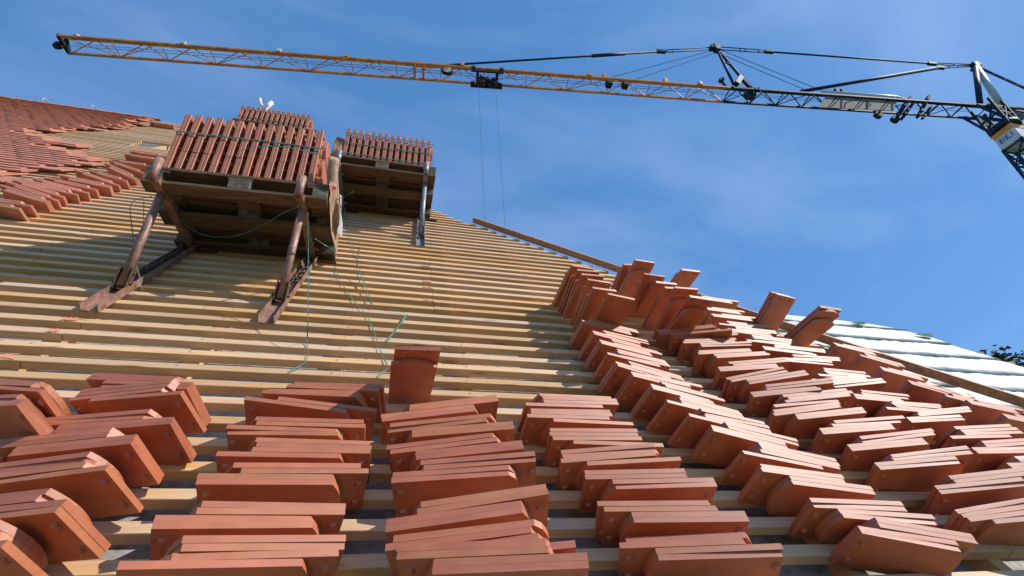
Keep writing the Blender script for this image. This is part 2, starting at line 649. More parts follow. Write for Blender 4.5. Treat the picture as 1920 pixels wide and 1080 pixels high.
# hip board along the right edge of the tiled slope
bp_ = [(6.59, 0.762), (4.85, 2.21), (4.04, 2.855), (3.04, 3.745), (2.407, 4.38), (-3.0, 9.4)]
bm = bmesh.new()
prev = None
for i, (v, u) in enumerate(bp_):
    ring = [bm.verts.new(R(u + a * 0.60, v + a * 0.8, n)) for a, n in ((0.0, 0.0485), (0.030, 0.0485), (0.030, 0.121), (0.0, 0.121))]
    if prev:
        for q in range(4):
            bm.faces.new((prev[q], prev[(q + 1) % 4], ring[(q + 1) % 4], ring[q]))
    else:
        bm.faces.new(ring)
    prev = ring
bm.faces.new(prev[::-1])
bmesh.ops.recalc_face_normals(bm, faces=bm.faces)
parts.append(obj('hip_board', bm, M_HIP))

# white membrane courses beyond the hip board
OUT = [(-3.0, 8.6), (1.6, 6.75), (2.6, 6.05), (3.2, 5.62), (3.58, 5.36), (3.94, 5.10), (4.09, 4.5), (4.10, 4.2), (4.12, 3.7)]


def out_u(v):
    for (a, ua), (b, ub) in zip(OUT, OUT[1:]):
        if v <= b:
            return ua + (ub - ua) * (v - a) / (b - a)
    return OUT[-1][1]


def board_u(v):
    for (a, ua), (b, ub) in zip(bp_[::-1], bp_[::-1][1:]):
        if v <= b:
            return ua + (ub - ua) * (v - a) / (b - a)
    return bp_[0][1]


laps = [-2.9 + 0.297 * i for i in range(0, 24)]
for i, va in enumerate(laps):
    vb = va + 0.33
    vt = min(vb, 4.12)
    if vt - va < 0.03:
        continue
    bm = bmesh.new()
    nu, nv = 26, 4
    grid = []
    for iv in range(nv + 1):
        v = va + (vt - va) * iv / nv
        row = []
        for iu in range(nu + 1):
            f = iu / nu
            a, b = board_u(v) + 0.03, out_u(v)
            if b < a + 0.02:
                b = a + 0.02
            u = a + (b - a) * f
            lift = 0.015 * (1 - iv / nv) - 0.004
            wr = (0.004 + 0.005 * (1 - f)) * math.sin(u * 9 + i * 2.1 + iv) * math.sin(u * 23 + iv * 2.0 + i) + (0.002 + 0.005 * (1 - f) ** 2) * rng.uniform(-1, 1)
            vvv = v + (0.012 * math.sin(u * 3.3 + i) if iv == 0 else 0)
            row.append(bm.verts.new(R(u, vvv, lift + wr + 0.0 if 0 < iv else lift + wr * 0.5)))
        grid.append(row)
    for iv in range(nv):
        for iu in range(nu):
            bm.faces.new((grid[iv][iu], grid[iv][iu + 1], grid[iv + 1][iu + 1], grid[iv + 1][iu])).smooth = True
    # turned-down front edge
    low = [bm.verts.new(q.co + R(0, 0.004, -0.015)) for q in grid[0]]
    for iu in range(nu):
        bm.faces.new((low[iu], low[iu + 1], grid[0][iu + 1], grid[0][iu]))
    course = obj('membrane_course', bm, M_WHITE)
    parts.append(course)
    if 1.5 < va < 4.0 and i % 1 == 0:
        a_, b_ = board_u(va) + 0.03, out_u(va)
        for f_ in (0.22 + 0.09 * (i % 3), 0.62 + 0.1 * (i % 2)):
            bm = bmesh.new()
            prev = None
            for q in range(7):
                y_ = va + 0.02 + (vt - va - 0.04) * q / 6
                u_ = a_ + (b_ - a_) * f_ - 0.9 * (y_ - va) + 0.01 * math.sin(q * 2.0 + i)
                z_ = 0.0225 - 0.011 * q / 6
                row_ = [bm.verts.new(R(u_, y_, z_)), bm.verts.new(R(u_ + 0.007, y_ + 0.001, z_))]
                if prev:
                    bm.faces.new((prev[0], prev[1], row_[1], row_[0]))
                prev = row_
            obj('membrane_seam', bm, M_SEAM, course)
bm = bmesh.new()
box(bm, (0, -3, -0.06), (1, 4.1, -0.030), lambda x, y, z: R(board_u(y) + 0.02 if x == 0 else out_u(y) - 0.01, y, z))
parts.append(obj('membrane_deck', bm, M_WHITE))
for (u, v, s) in ((4.50, 3.96, 0.13), (5.12, 3.78, 0.17)):
    bm = bmesh.new()
    pts = [(-.6, .1, .022), (-.2, -.22, .026), (.3, -.26, .032), (.7, .12, .045), (.2, .2, .03)]
    vs = [bm.verts.new(R(u + a * s, v + b * s, c)) for a, b, c in pts]
    bm.faces.new(vs)
    f2 = bmesh.ops.extrude_face_region(bm, geom=bm.faces[:])
    for q in f2['geom']:
        if isinstance(q, bmesh.types.BMVert):
            q.co += R(0, 0, 0.004)
    parts.append(obj('green_membrane_flap', bm, M_GREEN_PRINT))

# walls and the far slope, so the roof stands on something
ZG = -9.0
bm = bmesh.new()
pe = R(0, -5, -0.08)
pr = R(0, 15.0, -0.08)
box(bm, (-12.5, pe.y + 0.8, ZG), (7.5, pr.y + 8.0, pe.z - 0.2))
parts.append(obj('wall', bm, M_WALL))
bm = bmesh.new()
# back slope from the ridge down and the hip side
a0, a1 = R(-13.2, 15.0, -0.13), R(-6.2, 15.0, -0.13)
b0 = Vector((-13.2, pr.y + 9.5, pe.z))
b1 = Vector((2.0, pr.y + 9.5, pe.z))
c1 = Vector((9.0, pe.y, pe.z - 0.1))
vs = [bm.verts.new(x) for x in (a0, a1, b1, b0)]
bm.faces.new(vs)
h = [bm.verts.new(R(hip_u(v) + 0.0, v, -0.13)) for v in (7.3, 15.0)]
e = bm.verts.new(c1)
bm.faces.new((h[0], e, vs[2], h[1]))
parts.append(obj('back_slope', bm, M_UNDER))

# laid plain tiles on the left, up to the ridge
UM = [(5.2, -4.15), (6.3, -3.95), (7.0, -4.0), (7.5, -4.0), (7.9, -4.35), (8.25, -4.85), (8.7, -5.0), (9.15, -5.65), (9.3, -6.1),
      (10.5, -5.97), (12.2, -6.0), (13.6, -6.35), (15.0, -6.7)]


def um(v):
    if v <= UM[0][0]:
        return UM[0][1]
    for (a, ua), (b, ub) in zip(UM, UM[1:]):
        if v <= b:
            return ua + (ub - ua) * (v - a) / (b - a)
    return UM[-1][1]


TW, TL, TT = 0.203, 0.435, 0.0210


def laid_tile(bm, u, v, n0, yaw, tail_down=True):
    """flat tile lying up the slope, rounded tail at the bottom"""
    c, s = math.cos(yaw), math.sin(yaw)
    out = [(-TW / 2, TL)]
    out.append((-TW / 2, 0.035))
    for i in range(1, 6):
        x = -TW / 2 + TW * i / 6
        out.append((x, 0.035 * (2 * x / TW) ** 2))
    out += [(TW / 2, 0.035), (TW / 2, TL)]
    lo, hi = [], []
    lift = rng.uniform(0, 0.004)
    for x, y in out:
        X, Y = x * c - y * s, x * s + y * c
        z = n0 + 0.040 * (1 - y / TL) + lift
        lo.append(bm.verts.new(R(u + X, v + Y, z)))
        hi.append(bm.verts.new(R(u + X, v + Y, z + 0.0175)))
    n = len(out)
    bm.faces.new(hi)
    bm.faces.new(lo[::-1])
    for i in range(n):
        bm.faces.new((lo[(i + 1) % n], lo[i], hi[i], hi[(i + 1) % n]))


bm = bmesh.new()
k = 0
v = 5.25
while v < V_RIDGE - 0.1:
    umax = um(v) - 0.12 + rng.uniform(-0.22, 0.22)
    umin = -3.75 - (v - 5.2) * 0.83 - 1.0
    stag = (k % 2) * TW / 2
    i0 = int(math.floor(umin / TW))
    i1 = int(math.floor((umax - stag) / TW))
    for i in range(i0, i1):
        laid_tile(bm, i * TW + TW / 2 + stag + rng.uniform(-0.002, 0.002), v - 0.12 + rng.uniform(-0.004, 0.004), 0.047, rng.uniform(-0.006, 0.006))
    v += G
    k += 1
tf = obj('tiled_field', bm, M_CLAY_LAID)
tf['kind'] = 'stuff'
parts.append(tf)
# ridge tiles and their hooks
bm = bmesh.new()
u = -12.8
while u < -6.7:
    for i in range(1):
        n = 8
        prev = None
        for xx in (0.0, 0.36):
            ring = []
            for q in range(n + 1):
                a = math.pi * q / n
                c0 = R(u + xx, V_RIDGE + 0.08, 0.02)
                rr = 0.095 - 0.012 * (xx > 0)
                ring.append(bm.verts.new(c0 + Vector((0, -math.cos(a) * rr, math.sin(a) * rr))))
            if prev:
                for q in range(n):
                    bm.faces.new((prev[q], ring[q], ring[q + 1], prev[q + 1])).smooth = True
            prev = ring
    u += 0.34
rt = obj('ridge_tiles', bm, M_CLAY_LAID)
rt['kind'] = 'stuff'
parts.append(rt)
for u in (-10.25, -9.05, -8.02):
    bm = bmesh.new()
    b0 = R(u, V_RIDGE - 0.25, 0.10)
    tube(bm, [b0, b0 + Vector((0, -0.02, 0.17)), b0 + Vector((0.03, 0.05, 0.2)), b0 + Vector((0.04, 0.1, 0.14))], 0.009, 6)
    parts.append(obj('roof_hook', bm, M_PAPER))
unparent_loc(bld, *parts)

# ------------------------------------------------------------------ loose tiles
def tile_outline(seg=8):
    """head (square, nibs) at -x, rounded tail at +x; x along length, z across"""
    o = [(-TL / 2, -TW / 2), (TL / 2 - 0.035, -TW / 2)]
    for i in range(1, seg):
        z = -TW / 2 + TW * i / seg
        o.append((TL / 2 - 0.035 * (2 * z / TW) ** 2, z))
    o += [(TL / 2 - 0.035, TW / 2), (-TL / 2, TW / 2)]
    return o


def tile_mesh(bm, T=Matrix(), nibs=True, bev=0.0004, seg=8, mi=0, TT=0.0210):
    o = tile_outline(seg)
    def ring(y, inset):
        r = []
        for x, z in o:
            k = Vector((x + 0.02, 0, z))
            sx = (abs(x) - inset) / abs(x)
            r.append(bm.verts.new(T @ Vector((x * sx, y, z * (1 - inset / (TW / 2))))))
        return r
    rs = [ring(-TT / 2, bev), ring(-TT / 2 + bev, 0), ring(TT / 2 - bev, 0), ring(TT / 2, bev)] if bev else [ring(-TT / 2, 0), ring(TT / 2, 0)]
    n = len(o)
    bm.faces.new(rs[0])
    bm.faces.new(rs[-1][::-1])
    for a, b in zip(rs, rs[1:]):
        for i in range(n):
            bm.faces.new((a[(i + 1) % n], a[i], b[i], b[(i + 1) % n]))
    if nibs:
        for s in (-1, 1):
            zc = s * 0.052
            p = []
            for y, g in ((-TT / 2 + 0.001, 0.012), (-TT / 2 - 0.011, 0.008)):
                p.append([T @ Vector((x, y, z)) for x, z in ((-TL / 2 + 0.018, zc - g), (-TL / 2 + 0.018 + 2 * g, zc - g), (-TL / 2 + 0.018 + 2 * g, zc + g), (-TL / 2 + 0.018, zc + g))])
            hexa(bm, p[0] + p[1])
    bmesh.ops.recalc_face_normals(bm, faces=bm.faces)


TILES = []
for q in range(7):
    bm = bmesh.new()
    tile_mesh(bm)
    if q:
        r_ = random.Random(q * 17)
        cx_ = (TL / 2 - 0.035) if q % 2 else -TL / 2
        cz_ = TW / 2 * (1 if q in (1, 2, 5) else -1)
        size = r_.uniform(0.006, 0.016)
        for v_ in bm.verts:                      # knocked corner
            d_ = math.hypot(v_.co.x - cx_, v_.co.z - cz_)
            if d_ < 0.006:
                v_.co.x -= math.copysign(size * r_.uniform(0.5, 1.0), cx_)
                v_.co.z -= math.copysign(size * r_.uniform(0.3, 0.7), cz_)
    me = bpy.data.meshes.new('clay_tile')
    bm.to_mesh(me)
    bm.free()
    me.materials.append(M_CLAY)
    TILES.append(me)


def frame(yaw, roll, lean):
    return (Matrix.Rotation(yaw, 4, 'Z') @ Matrix.Rotation(-roll, 4, 'Y') @ Matrix.Rotation(-lean, 4, 'X'))


FLIP = Matrix.Rotation(math.pi, 4, 'Y')
STAND = Matrix.Rotation(math.pi / 2, 4, 'Y')     # head (-x) goes to +z

BUNDLES = [
    ('a', 'S', 3, -1.385, 1.884, 0.125, -0.528, 0.305),
    ('a', 'S', 3, -1.368, 1.765, 0.130, -0.530, 0.373),
    ('b', 'S', 4, -0.994, 1.954, 0.115, -0.299, 0.198),
    ('b', 'S', 4, -0.974, 1.870, 0.122, -0.267, 0.291),
    ('b', 'S', 4, -0.964, 1.684, 0.118, -0.099, 0.205),
    ('b', 'S', 4, -1.016, 1.562, 0.121, -0.131, 0.249),
    ('b', 'S', 4, -1.006, 1.429, 0.124, -0.163, 0.292),
    ('b', 'S', 4, -1.016, 1.266, 0.127, -0.251, 0.336),
    ('b', 'S', 4, -1.067, 1.150, 0.127, -0.203, 0.327),
    ('c', 'R', 4, -0.348, 1.970, 0.105, -0.159, 0.101),
    ('c', 'R', 2, -0.397, 1.882, 0.105, -0.090, -0.049),
    ('c', 'R', 4, -0.398, 1.697, 0.105, -0.012, 0.012),
    ('c', 'R', 5, -0.377, 1.558, 0.113, 0.050, -0.040),
    ('c', 'R', 4, -0.382, 1.406, 0.127, 0.103, -0.086),
    ('c', 'R', 5, -0.412, 1.198, 0.158, 0.154, -0.156),
    ('c', 'R', 4, -0.411, 1.037, 0.196, 0.173, -0.200),
    ('d', 'R', 4, 0.157, 1.860, 0.100, 0.143, 0.076),
    ('d', 'L', 4, 0.259, 1.658, 0.160, -0.046, 0.165),
    ('d', 'L', 4, 0.278, 1.536, 0.156, -0.042, 0.181),
    ('d', 'R', 5, 0.229, 1.373, 0.189, -0.041, 0.140),
    ('d', 'R', 5, 0.227, 1.158, 0.218, -0.012, 0.183),
    ('d', 'L', 5, 0.309, 1.007, 0.252, -0.111, 0.217),
    ('d', 'L', 4, 0.321, 0.945, 0.263, -0.158, 0.198),
    ('e', 'R', 4, 0.784, 1.962, 0.105, 0.096, -0.048),
    ('e', 'L', 4, 0.860, 1.835, 0.106, 0.035, -0.030),
    ('e', 'L', 4, 0.921, 1.674, 0.110, -0.061, 0.033),
    ('e', 'L', 4, 0.952, 1.553, 0.118, -0.043, 0.125),
    ('e', 'L', 4, 1.017, 1.412, 0.119, -0.099, 0.119),
    ('e', 'L', 5, 1.031, 1.236, 0.126, -0.161, 0.159),
    ('e', 'L', 5, 1.058, 1.078, 0.136, -0.197, 0.234),
    ('f', 'R', 4, 1.324, 2.900, 0.117, 0.152, -0.212),
    ('f', 'R', 4, 1.332, 2.727, 0.119, 0.204, -0.238),
    ('f', 'R', 4, 1.337, 2.592, 0.119, 0.160, -0.234),
    ('f', 'R', 4, 1.325, 2.453, 0.119, 0.165, -0.238),
    ('f', 'R', 4, 1.325, 2.292, 0.122, 0.118, -0.264),
    ('f', 'R', 3, 1.396, 2.204, 0.119, 0.058, -0.204),
    ('f', 'R', 4, 1.448, 2.076, 0.120, 0.061, -0.215),
    ('f', 'R', 4, 1.472, 1.950, 0.120, 0.034, -0.213),
    ('f', 'R', 4, 1.536, 1.836, 0.120, -0.002, -0.196),
    ('f', 'R', 4, 1.608, 1.718, 0.119, -0.093, -0.165),
    ('f', 'R', 4, 1.678, 1.581, 0.117, -0.108, -0.126),
    ('f', 'L', 4, 1.768, 1.418, 0.112, -0.058, -0.079),
    ('f', 'L', 4, 1.891, 1.250, 0.109, -0.124, 0.028),
    ('f', 'S', 4, 1.896, 1.142, 0.112, -0.172, -0.060),
    ('g', 'L', 4, 2.055, 2.909, 0.142, -0.218, 0.273),
    ('g', 'L', 4, 2.131, 2.910, 0.114, 0.087, 0.133),
    ('g', 'L', 4, 2.160, 2.787, 0.111, 0.048, 0.085),
    ('g', 'L', 4, 2.179, 2.632, 0.112, 0.056, 0.094),
    ('g', 'R', 4, 2.137, 2.450, 0.116, 0.000, 0.125),
    ('g', 'L', 4, 2.221, 2.325, 0.121, 0.035, 0.198),
    ('g', 'R', 4, 2.194, 2.165, 0.126, -0.083, 0.222),
    ('g', 'R', 4, 2.245, 2.074, 0.119, -0.013, 0.164),
    ('g', 'L', 4, 2.260, 1.952, 0.119, -0.023, 0.163),
    ('g', 'R', 4, 2.345, 1.824, 0.119, -0.050, 0.150),
    ('g', 'R', 4, 2.405, 1.697, 0.121, -0.067, 0.178),
    ('g', 'R', 4, 2.437, 1.560, 0.122, -0.089, 0.187),
    ('g', 'R', 4, 2.617, 1.407, 0.127, -0.112, 0.235),
    ('g', 'L', 4, 2.639, 1.234, 0.123, -0.102, 0.201),
    ('h', 'S', 3, 2.652, 3.741, 0.109, 0.069, -0.068),
    ('h', 'S', 3, 2.576, 3.464, 0.111, 0.241, -0.121),
    ('h', 'S', 3, 2.584, 3.333, 0.108, 0.089, -0.066),
    ('h', 'S', 3, 2.545, 3.171, 0.108, 0.056, -0.051),
    ('h', 'S', 4, 2.533, 3.031, 0.110, 0.073, -0.081),
    ('h', 'S', 4, 2.580, 2.887, 0.109, 0.088, -0.071),
    ('h', 'S', 4, 2.668, 2.754, 0.108, -0.090, -0.009),
    ('h', 'S', 4, 2.706, 2.615, 0.106, 0.031, -0.018),
    ('h', 'S', 4, 2.769, 2.424, 0.109, 0.123, -0.077),
    ('h', 'L', 4, 2.805, 2.329, 0.113, 0.064, 0.100),
    ('h', 'S', 4, 2.799, 2.153, 0.110, 0.076, -0.077),
    ('h', 'S', 4, 2.921, 2.054, 0.109, 0.058, -0.063),
    ('h', 'S', 4, 3.021, 1.968, 0.110, 0.045, 0.064),
    ('h', 'S', 4, 3.130, 1.816, 0.110, -0.001, 0.055),
    ('h', 'S', 4, 3.135, 1.693, 0.107, 0.015, 0.027),
    ('h', 'S', 4, 3.213, 1.573, 0.109, -0.007, 0.051),
    ('i', 'S', 3, 3.295, 2.853, 0.117, 0.038, -0.154),
    ('i', 'S', 3, 3.326, 2.683, 0.119, 0.054, -0.192),
    ('i', 'S', 3, 3.317, 2.484, 0.118, 0.043, -0.174),
    ('i', 'S', 3, 3.352, 2.301, 0.119, 0.003, -0.176),
    ('i', 'S', 3, 3.478, 2.170, 0.118, -0.023, -0.160),
    ('i', 'S', 3, 3.611, 2.112, 0.115, -0.029, -0.122),
    ('i', 'S', 3, 3.703, 1.965, 0.114, -0.058, -0.110),
    ('k', 'S', 2, -3.339, 4.686, 0.058, -0.274, 0.029),
    ('k', 'S', 2, -3.351, 4.820, 0.057, -0.243, 0.010),
    ('k', 'S', 3, -3.390, 5.060, 0.065, -0.272, -0.113),
    ('k', 'S', 2, -3.403, 5.201, 0.070, -0.224, -0.173),
    ('k', 'S', 2, -3.432, 5.336, 0.069, -0.220, -0.159),
    ('k', 'S', 3, -3.405, 5.422, 0.068, -0.056, -0.117),
    ('k', 'S', 2, -3.383, 5.550, 0.070, -0.057, -0.135),
    ('k', 'S', 2, -3.385, 5.721, 0.064, -0.139, -0.082),
    ('k', 'S', 3, -3.363, 5.890, 0.063, -0.094, -0.070),
    ('k', 'S', 2, -3.379, 6.130, 0.069, -0.235, -0.167),
    ('k', 'S', 2, -3.391, 6.371, 0.058, -0.374, -0.043),
    ('k', 'S', 3, -3.413, 6.617, 0.070, -0.441, -0.193),
    ('k', 'S', 2, -3.545, 7.027, 0.065, -0.302, -0.133),
    ('k', 'S', 2, -3.659, 7.414, 0.059, -0.069, -0.012),
    ('k', 'S', 2, -3.834, 8.022, 0.056, -0.166, -0.000),
    ('k', 'S', 2, -3.903, 8.365, 0.060, -0.041, 0.018),
    ('k', 'S', 2, -5.816, 13.085, 0.060, -0.022, -0.009),
]
UPRIGHTS = [
    ('u1', 'H', 2, 1.307, 3.663, 0.216, 0.176, -0.094, -0.273),
    ('u1', 'H', 2, 1.322, 3.535, 0.220, 0.188, -0.070, -0.199),
    ('u1', 'H', 2, 1.318, 3.422, 0.220, 0.219, -0.083, -0.182),
    ('u1', 'H', 2, 1.339, 3.285, 0.221, 0.142, -0.053, -0.170),
    ('u1', 'H', 2, 1.321, 3.129, 0.219, 0.149, -0.045, -0.223),
    ('u1', 'H', 2, 1.382, 3.006, 0.218, 0.013, -0.120, -0.235),
    ('u2', 'H', 2, 1.864, 3.891, 0.217, 0.143, 0.006, -0.271),
    ('u2', 'R', 2, 1.898, 3.790, 0.218, 0.183, -0.083, -0.241),
    ('u2', 'H', 2, 1.901, 3.565, 0.222, 0.166, -0.089, -0.140),
    ('u2', 'H', 2, 1.970, 3.540, 0.208, 0.156, -0.075, -0.409),
    ('u2', 'H', 2, 1.977, 3.348, 0.216, 0.154, -0.005, -0.298),
    ('u2', 'R', 2, 1.934, 3.125, 0.220, 0.136, -0.026, -0.241),
    ('u2', 'R', 2, 1.949, 3.016, 0.210, 0.163, -0.106, -0.371),
    ('u2', 'H', 2, 2.460, 4.023, 0.206, 0.128, -0.041, -0.435),
    ('u3', 'H', 3, 2.941, 3.325, 0.223, 0.095, -0.139, -0.100),
    ('u3', 'R', 3, 3.112, 3.104, 0.200, 0.047, -0.064, -0.504),
    ('u4', 'R', 2, 0.051, 2.110, 0.192, 0.009, -0.007, -0.543),
]

COLDESC = {
    'a': 'column cut by the left picture edge',
    'b': 'leftmost full column of leaning bundles',
    'c': 'second column, left of centre',
    'd': 'centre column under the lone upright tiles',
    'e': 'column just right of the centre column',
    'f': 'long column starting beneath the first upright row',
    'g': 'long column starting beneath the second upright row',
    'h': 'second column in from the hip board',
    'i': 'column lying against the hip board',
    'k': 'distant column beside the finished tiling',
    'u1': 'first row of upright tiles',
    'u2': 'second row of upright tiles',
    'u3': 'upright pair beside the white membrane',
    'u4': 'lone upright bundle above the centre column',
}
ORD = ['nearest', 'second', 'third', 'fourth', 'fifth', 'sixth', 'seventh', 'eighth', 'ninth', 'tenth', 'eleventh', 'twelfth',
       'thirteenth', 'fourteenth', 'fifteenth', 'sixteenth', 'seventeenth', 'eighteenth']
POS = ['front', 'second', 'third', 'fourth', 'rear']
tiles = []      # (distance, matrix, label)


def rank(lst, col):
    rows = [r for r in lst if r[0] == col]
    rows.sort(key=lambda r: r[4])
    return {id(r): i for i, r in enumerate(rows)}


ranks = {}
for lst in (BUNDLES, UPRIGHTS):
    for c in {r[0] for r in lst}:
        ranks.update(rank(lst, c))
for row in BUNDLES:
    col, fl, n, u, v, nn, yaw, roll = row
    if fl == 'S':
        fl = 'L' if col in ('a', 'b', 'k') else 'R'
    base = Matrix.Translation(Vector((u, v, nn))) @ frame(yaw, roll, -0.4 if col == 'k' else -0.2)
    n = min(n, 4)
    g1 = 1 if n <= 2 else (2 if rng.random() < 0.75 else 1)
    y = 0.0
    dyaw = 0.0
    for i in range(n):
        kind = fl if i < g1 else ('L' if fl == 'R' else 'R')
        dx = 0.0
        if i >= g1:
            dx = (0.068 if fl == 'R' else -0.068) + rng.uniform(-0.014, 0.014)
        if i:
            tight = i != g1 and (col in 'abcde' or rng.random() < 0.45)
            y += TT + (0.0 if tight else rng.uniform(0.0002, 0.0006)) + (0.0016 if i == g1 else 0)
            if tight:
                dx += rng.uniform(-0.003, 0.003)
            else:
                dyaw += rng.uniform(-0.006, 0.014) if rng.random() < 0.75 else rng.uniform(0.01, 0.045)
                dx += rng.uniform(-0.006, 0.006)
            y += abs(dyaw) * 0.05
        m = base @ Matrix.Translation(Vector((dx, y, 0.0 if (i == 0 or tight) else rng.uniform(-0.0012, 0.0012)))) @ Matrix.Rotation(dyaw, 4, 'Z') @ Matrix.Rotation(0.0 if (i == 0 or tight) else rng.uniform(-0.004, 0.004), 4, 'Y')
        if kind == 'L':
            m = m @ FLIP
        r = ranks[id(row)]
        pos = 'rear' if i == n - 1 else POS[i]
        end = 'square end to the right' if kind == 'L' else 'rounded end to the right'
        tiles.append((m, '%s clay tile of the %s bundle, %s' % (pos, ORD[r], COLDESC[col])))
for row in UPRIGHTS:
    col, fl, n, u, v, nn, yaw, roll, lean = row
    base = Matrix.Translation(Vector((u, v, nn))) @ frame(yaw, roll, lean)
    y = 0.0
    for i in range(n):
        head_up = (fl == 'H') == (i == 0) if n < 3 else (i != 1)
        if fl == 'R' and i == 0:
            head_up = False
        dz = 0.0
        if fl == 'R':
            dz = 0.0 if i == 0 else 0.055
            if i == 0:
                dz = -0.02
        elif i:
            dz = -0.01 if head_up else -0.045
        if i:
            y += TT + 0.003 + rng.uniform(0, 0.004)
        m = base @ Matrix.Translation(Vector((rng.uniform(-0.006, 0.006) if i else 0, y, dz)))
        m = m @ Matrix.Rotation(rng.uniform(-0.02, 0.02) if i else 0, 4, 'X')
        m = m @ (STAND if head_up else (Matrix.Rotation(-math.pi / 2, 4, 'Y')))
        pos = 'front' if i == 0 else ('rear' if i == n - 1 else 'middle')
        if col in ('u3',):
            lab = '%s clay tile of the %s bundle, %s' % (pos, ORD[ranks[id(row)]], COLDESC[col])
        elif col == 'u4':
            lab = '%s clay tile of the lone upright bundle above the centre column' % pos
        else:
            lab = '%s clay tile of the %s bundle, %s' % (pos, ORD[ranks[id(row)]], COLDESC[col])
        tiles.append((m, lab))
tiles = [((RX @ m), lab) for m, lab in tiles]
tiles.sort(key=lambda t: (t[0].translation - CAM).length)
for m, lab in tiles[:300]:
    o = bpy.data.objects.new('clay_tile', TILES[rng.choice((0, 0, 0, 1, 2, 3, 4, 5, 6))])
    sc.collection.objects.link(o)
    o.matrix_world = m
    tag(o, lab, 'tile', 'loose clay tiles set out in bundles on the battens')
if len(tiles) > 300:
    bm = bmesh.new()
    for m, lab in tiles[300:]:
        tile_mesh(bm, m, bev=0)
    o = obj('distant_tiles', bm, M_CLAY_LAID)
    tag(o, 'clay tiles bundled farthest up the battens beside the finished tiling', 'tiles', kind='stuff')

# ------------------------------------------------------------------ brackets, pallets and tile stacks
def roof_pt(base, x, dv, n):
    """point relative to a rail top (u, v) in roof coordinates"""
    return R(base[0] + x, base[1] + dv, n)


def bracket(u, vt, mat, label, stop=0.15):
    b = (u, vt)
    t = thing('roof_bracket', label, 'roof bracket', R(u, vt, 0.05), 'steel roof brackets carrying the pallets')
    ps = []
    rail_len = 1.32
    bm = bmesh.new()
    # U channel opening outwards
    T = lambda x, y, z: R(u + x, vt + y, z)
    box(bm, (-0.042, -rail_len, 0.049), (0.042, 0.05, 0.056), T)
    box(bm, (-0.047, -rail_len, 0.049), (-0.0425, 0.05, 0.098), T)
    box(bm, (0.0425, -rail_len, 0.049), (0.047, 0.05, 0.098), T)
    ps.append(obj('rail', bm, mat))
    bm = bmesh.new()
    for i in range(9):
        c = R(u + 0.004 * (i % 2), vt - 0.22 - i * 0.055, 0.085)
        ring = []
        for q in range(9):
            a = 2 * math.pi * q / 8
            d = Vector((math.cos(a) * 0.016, 0, 0)) if i % 2 else Vector((0, 0, 0))
            if i % 2:
                ring.append(c + Vector((math.cos(a) * 0.02, 0, 0)) + (R(0, math.sin(a) * 0.036, 0)))
            else:
                ring.append(c + R(0, math.sin(a) * 0.036, math.cos(a) * 0.02))
        tube(bm, ring, 0.007, 5)
    ps.append(obj('chain', bm, M_RUST_DARK))
    hinge = R(u, vt, 0.085)
    A = 0.765
    front = hinge + Vector((0, -A, 0))
    bm = bmesh.new()
    bar(bm, hinge + Vector((0, 0.05, 0)), front, 0.05, 0.045)
    ps.append(obj('arm', bm, mat))
    bm = bmesh.new()
    foot = R(u, vt - 1.0, 0.085)
    tube(bm, [foot, front + Vector((0, 0.13, -0.03))], 0.027, 14)
    ps.append(obj('post', bm, mat))
    bm = bmesh.new()
    d = (front + Vector((0, 0.13, -0.03)) - foot).normalized()
    for s in (-1, 1):
        bar(bm, foot - d * 0.02 + Vector((s * 0.036, 0, 0)), foot + d * 0.14 + Vector((s * 0.036, 0, 0)), 0.006, 0.05)
    tube(bm, [foot + d * 0.03 + Vector((-0.055, 0, 0)), foot + d * 0.03 + Vector((0.055, 0, 0))], 0.011, 8)
    tube(bm, [foot + d * 0.10 + Vector((-0.05, 0, 0)), foot + d * 0.10 + Vector((0.05, 0, 0))], 0.009, 8)
    ps.append(obj('fork', bm, M_RUST_DARK if mat is M_RUST else mat))
    bm = bmesh.new()
    pipe(bm, front + Vector((0, -0.047, -0.055)), front + Vector((0, -0.047, stop - 0.01)), 0.029)
    ps.append(obj('stop_tube', bm, mat))
    bm = bmesh.new()
    bar(bm, R(u + 0.045, vt - 0.02, 0.06), R(u + 0.20, vt - 0.02, 0.06), 0.04, 0.012)
    ps.append(obj('hook_plate', bm, M_RUST_DARK))
    unparent_loc(t, *ps)
    return hinge


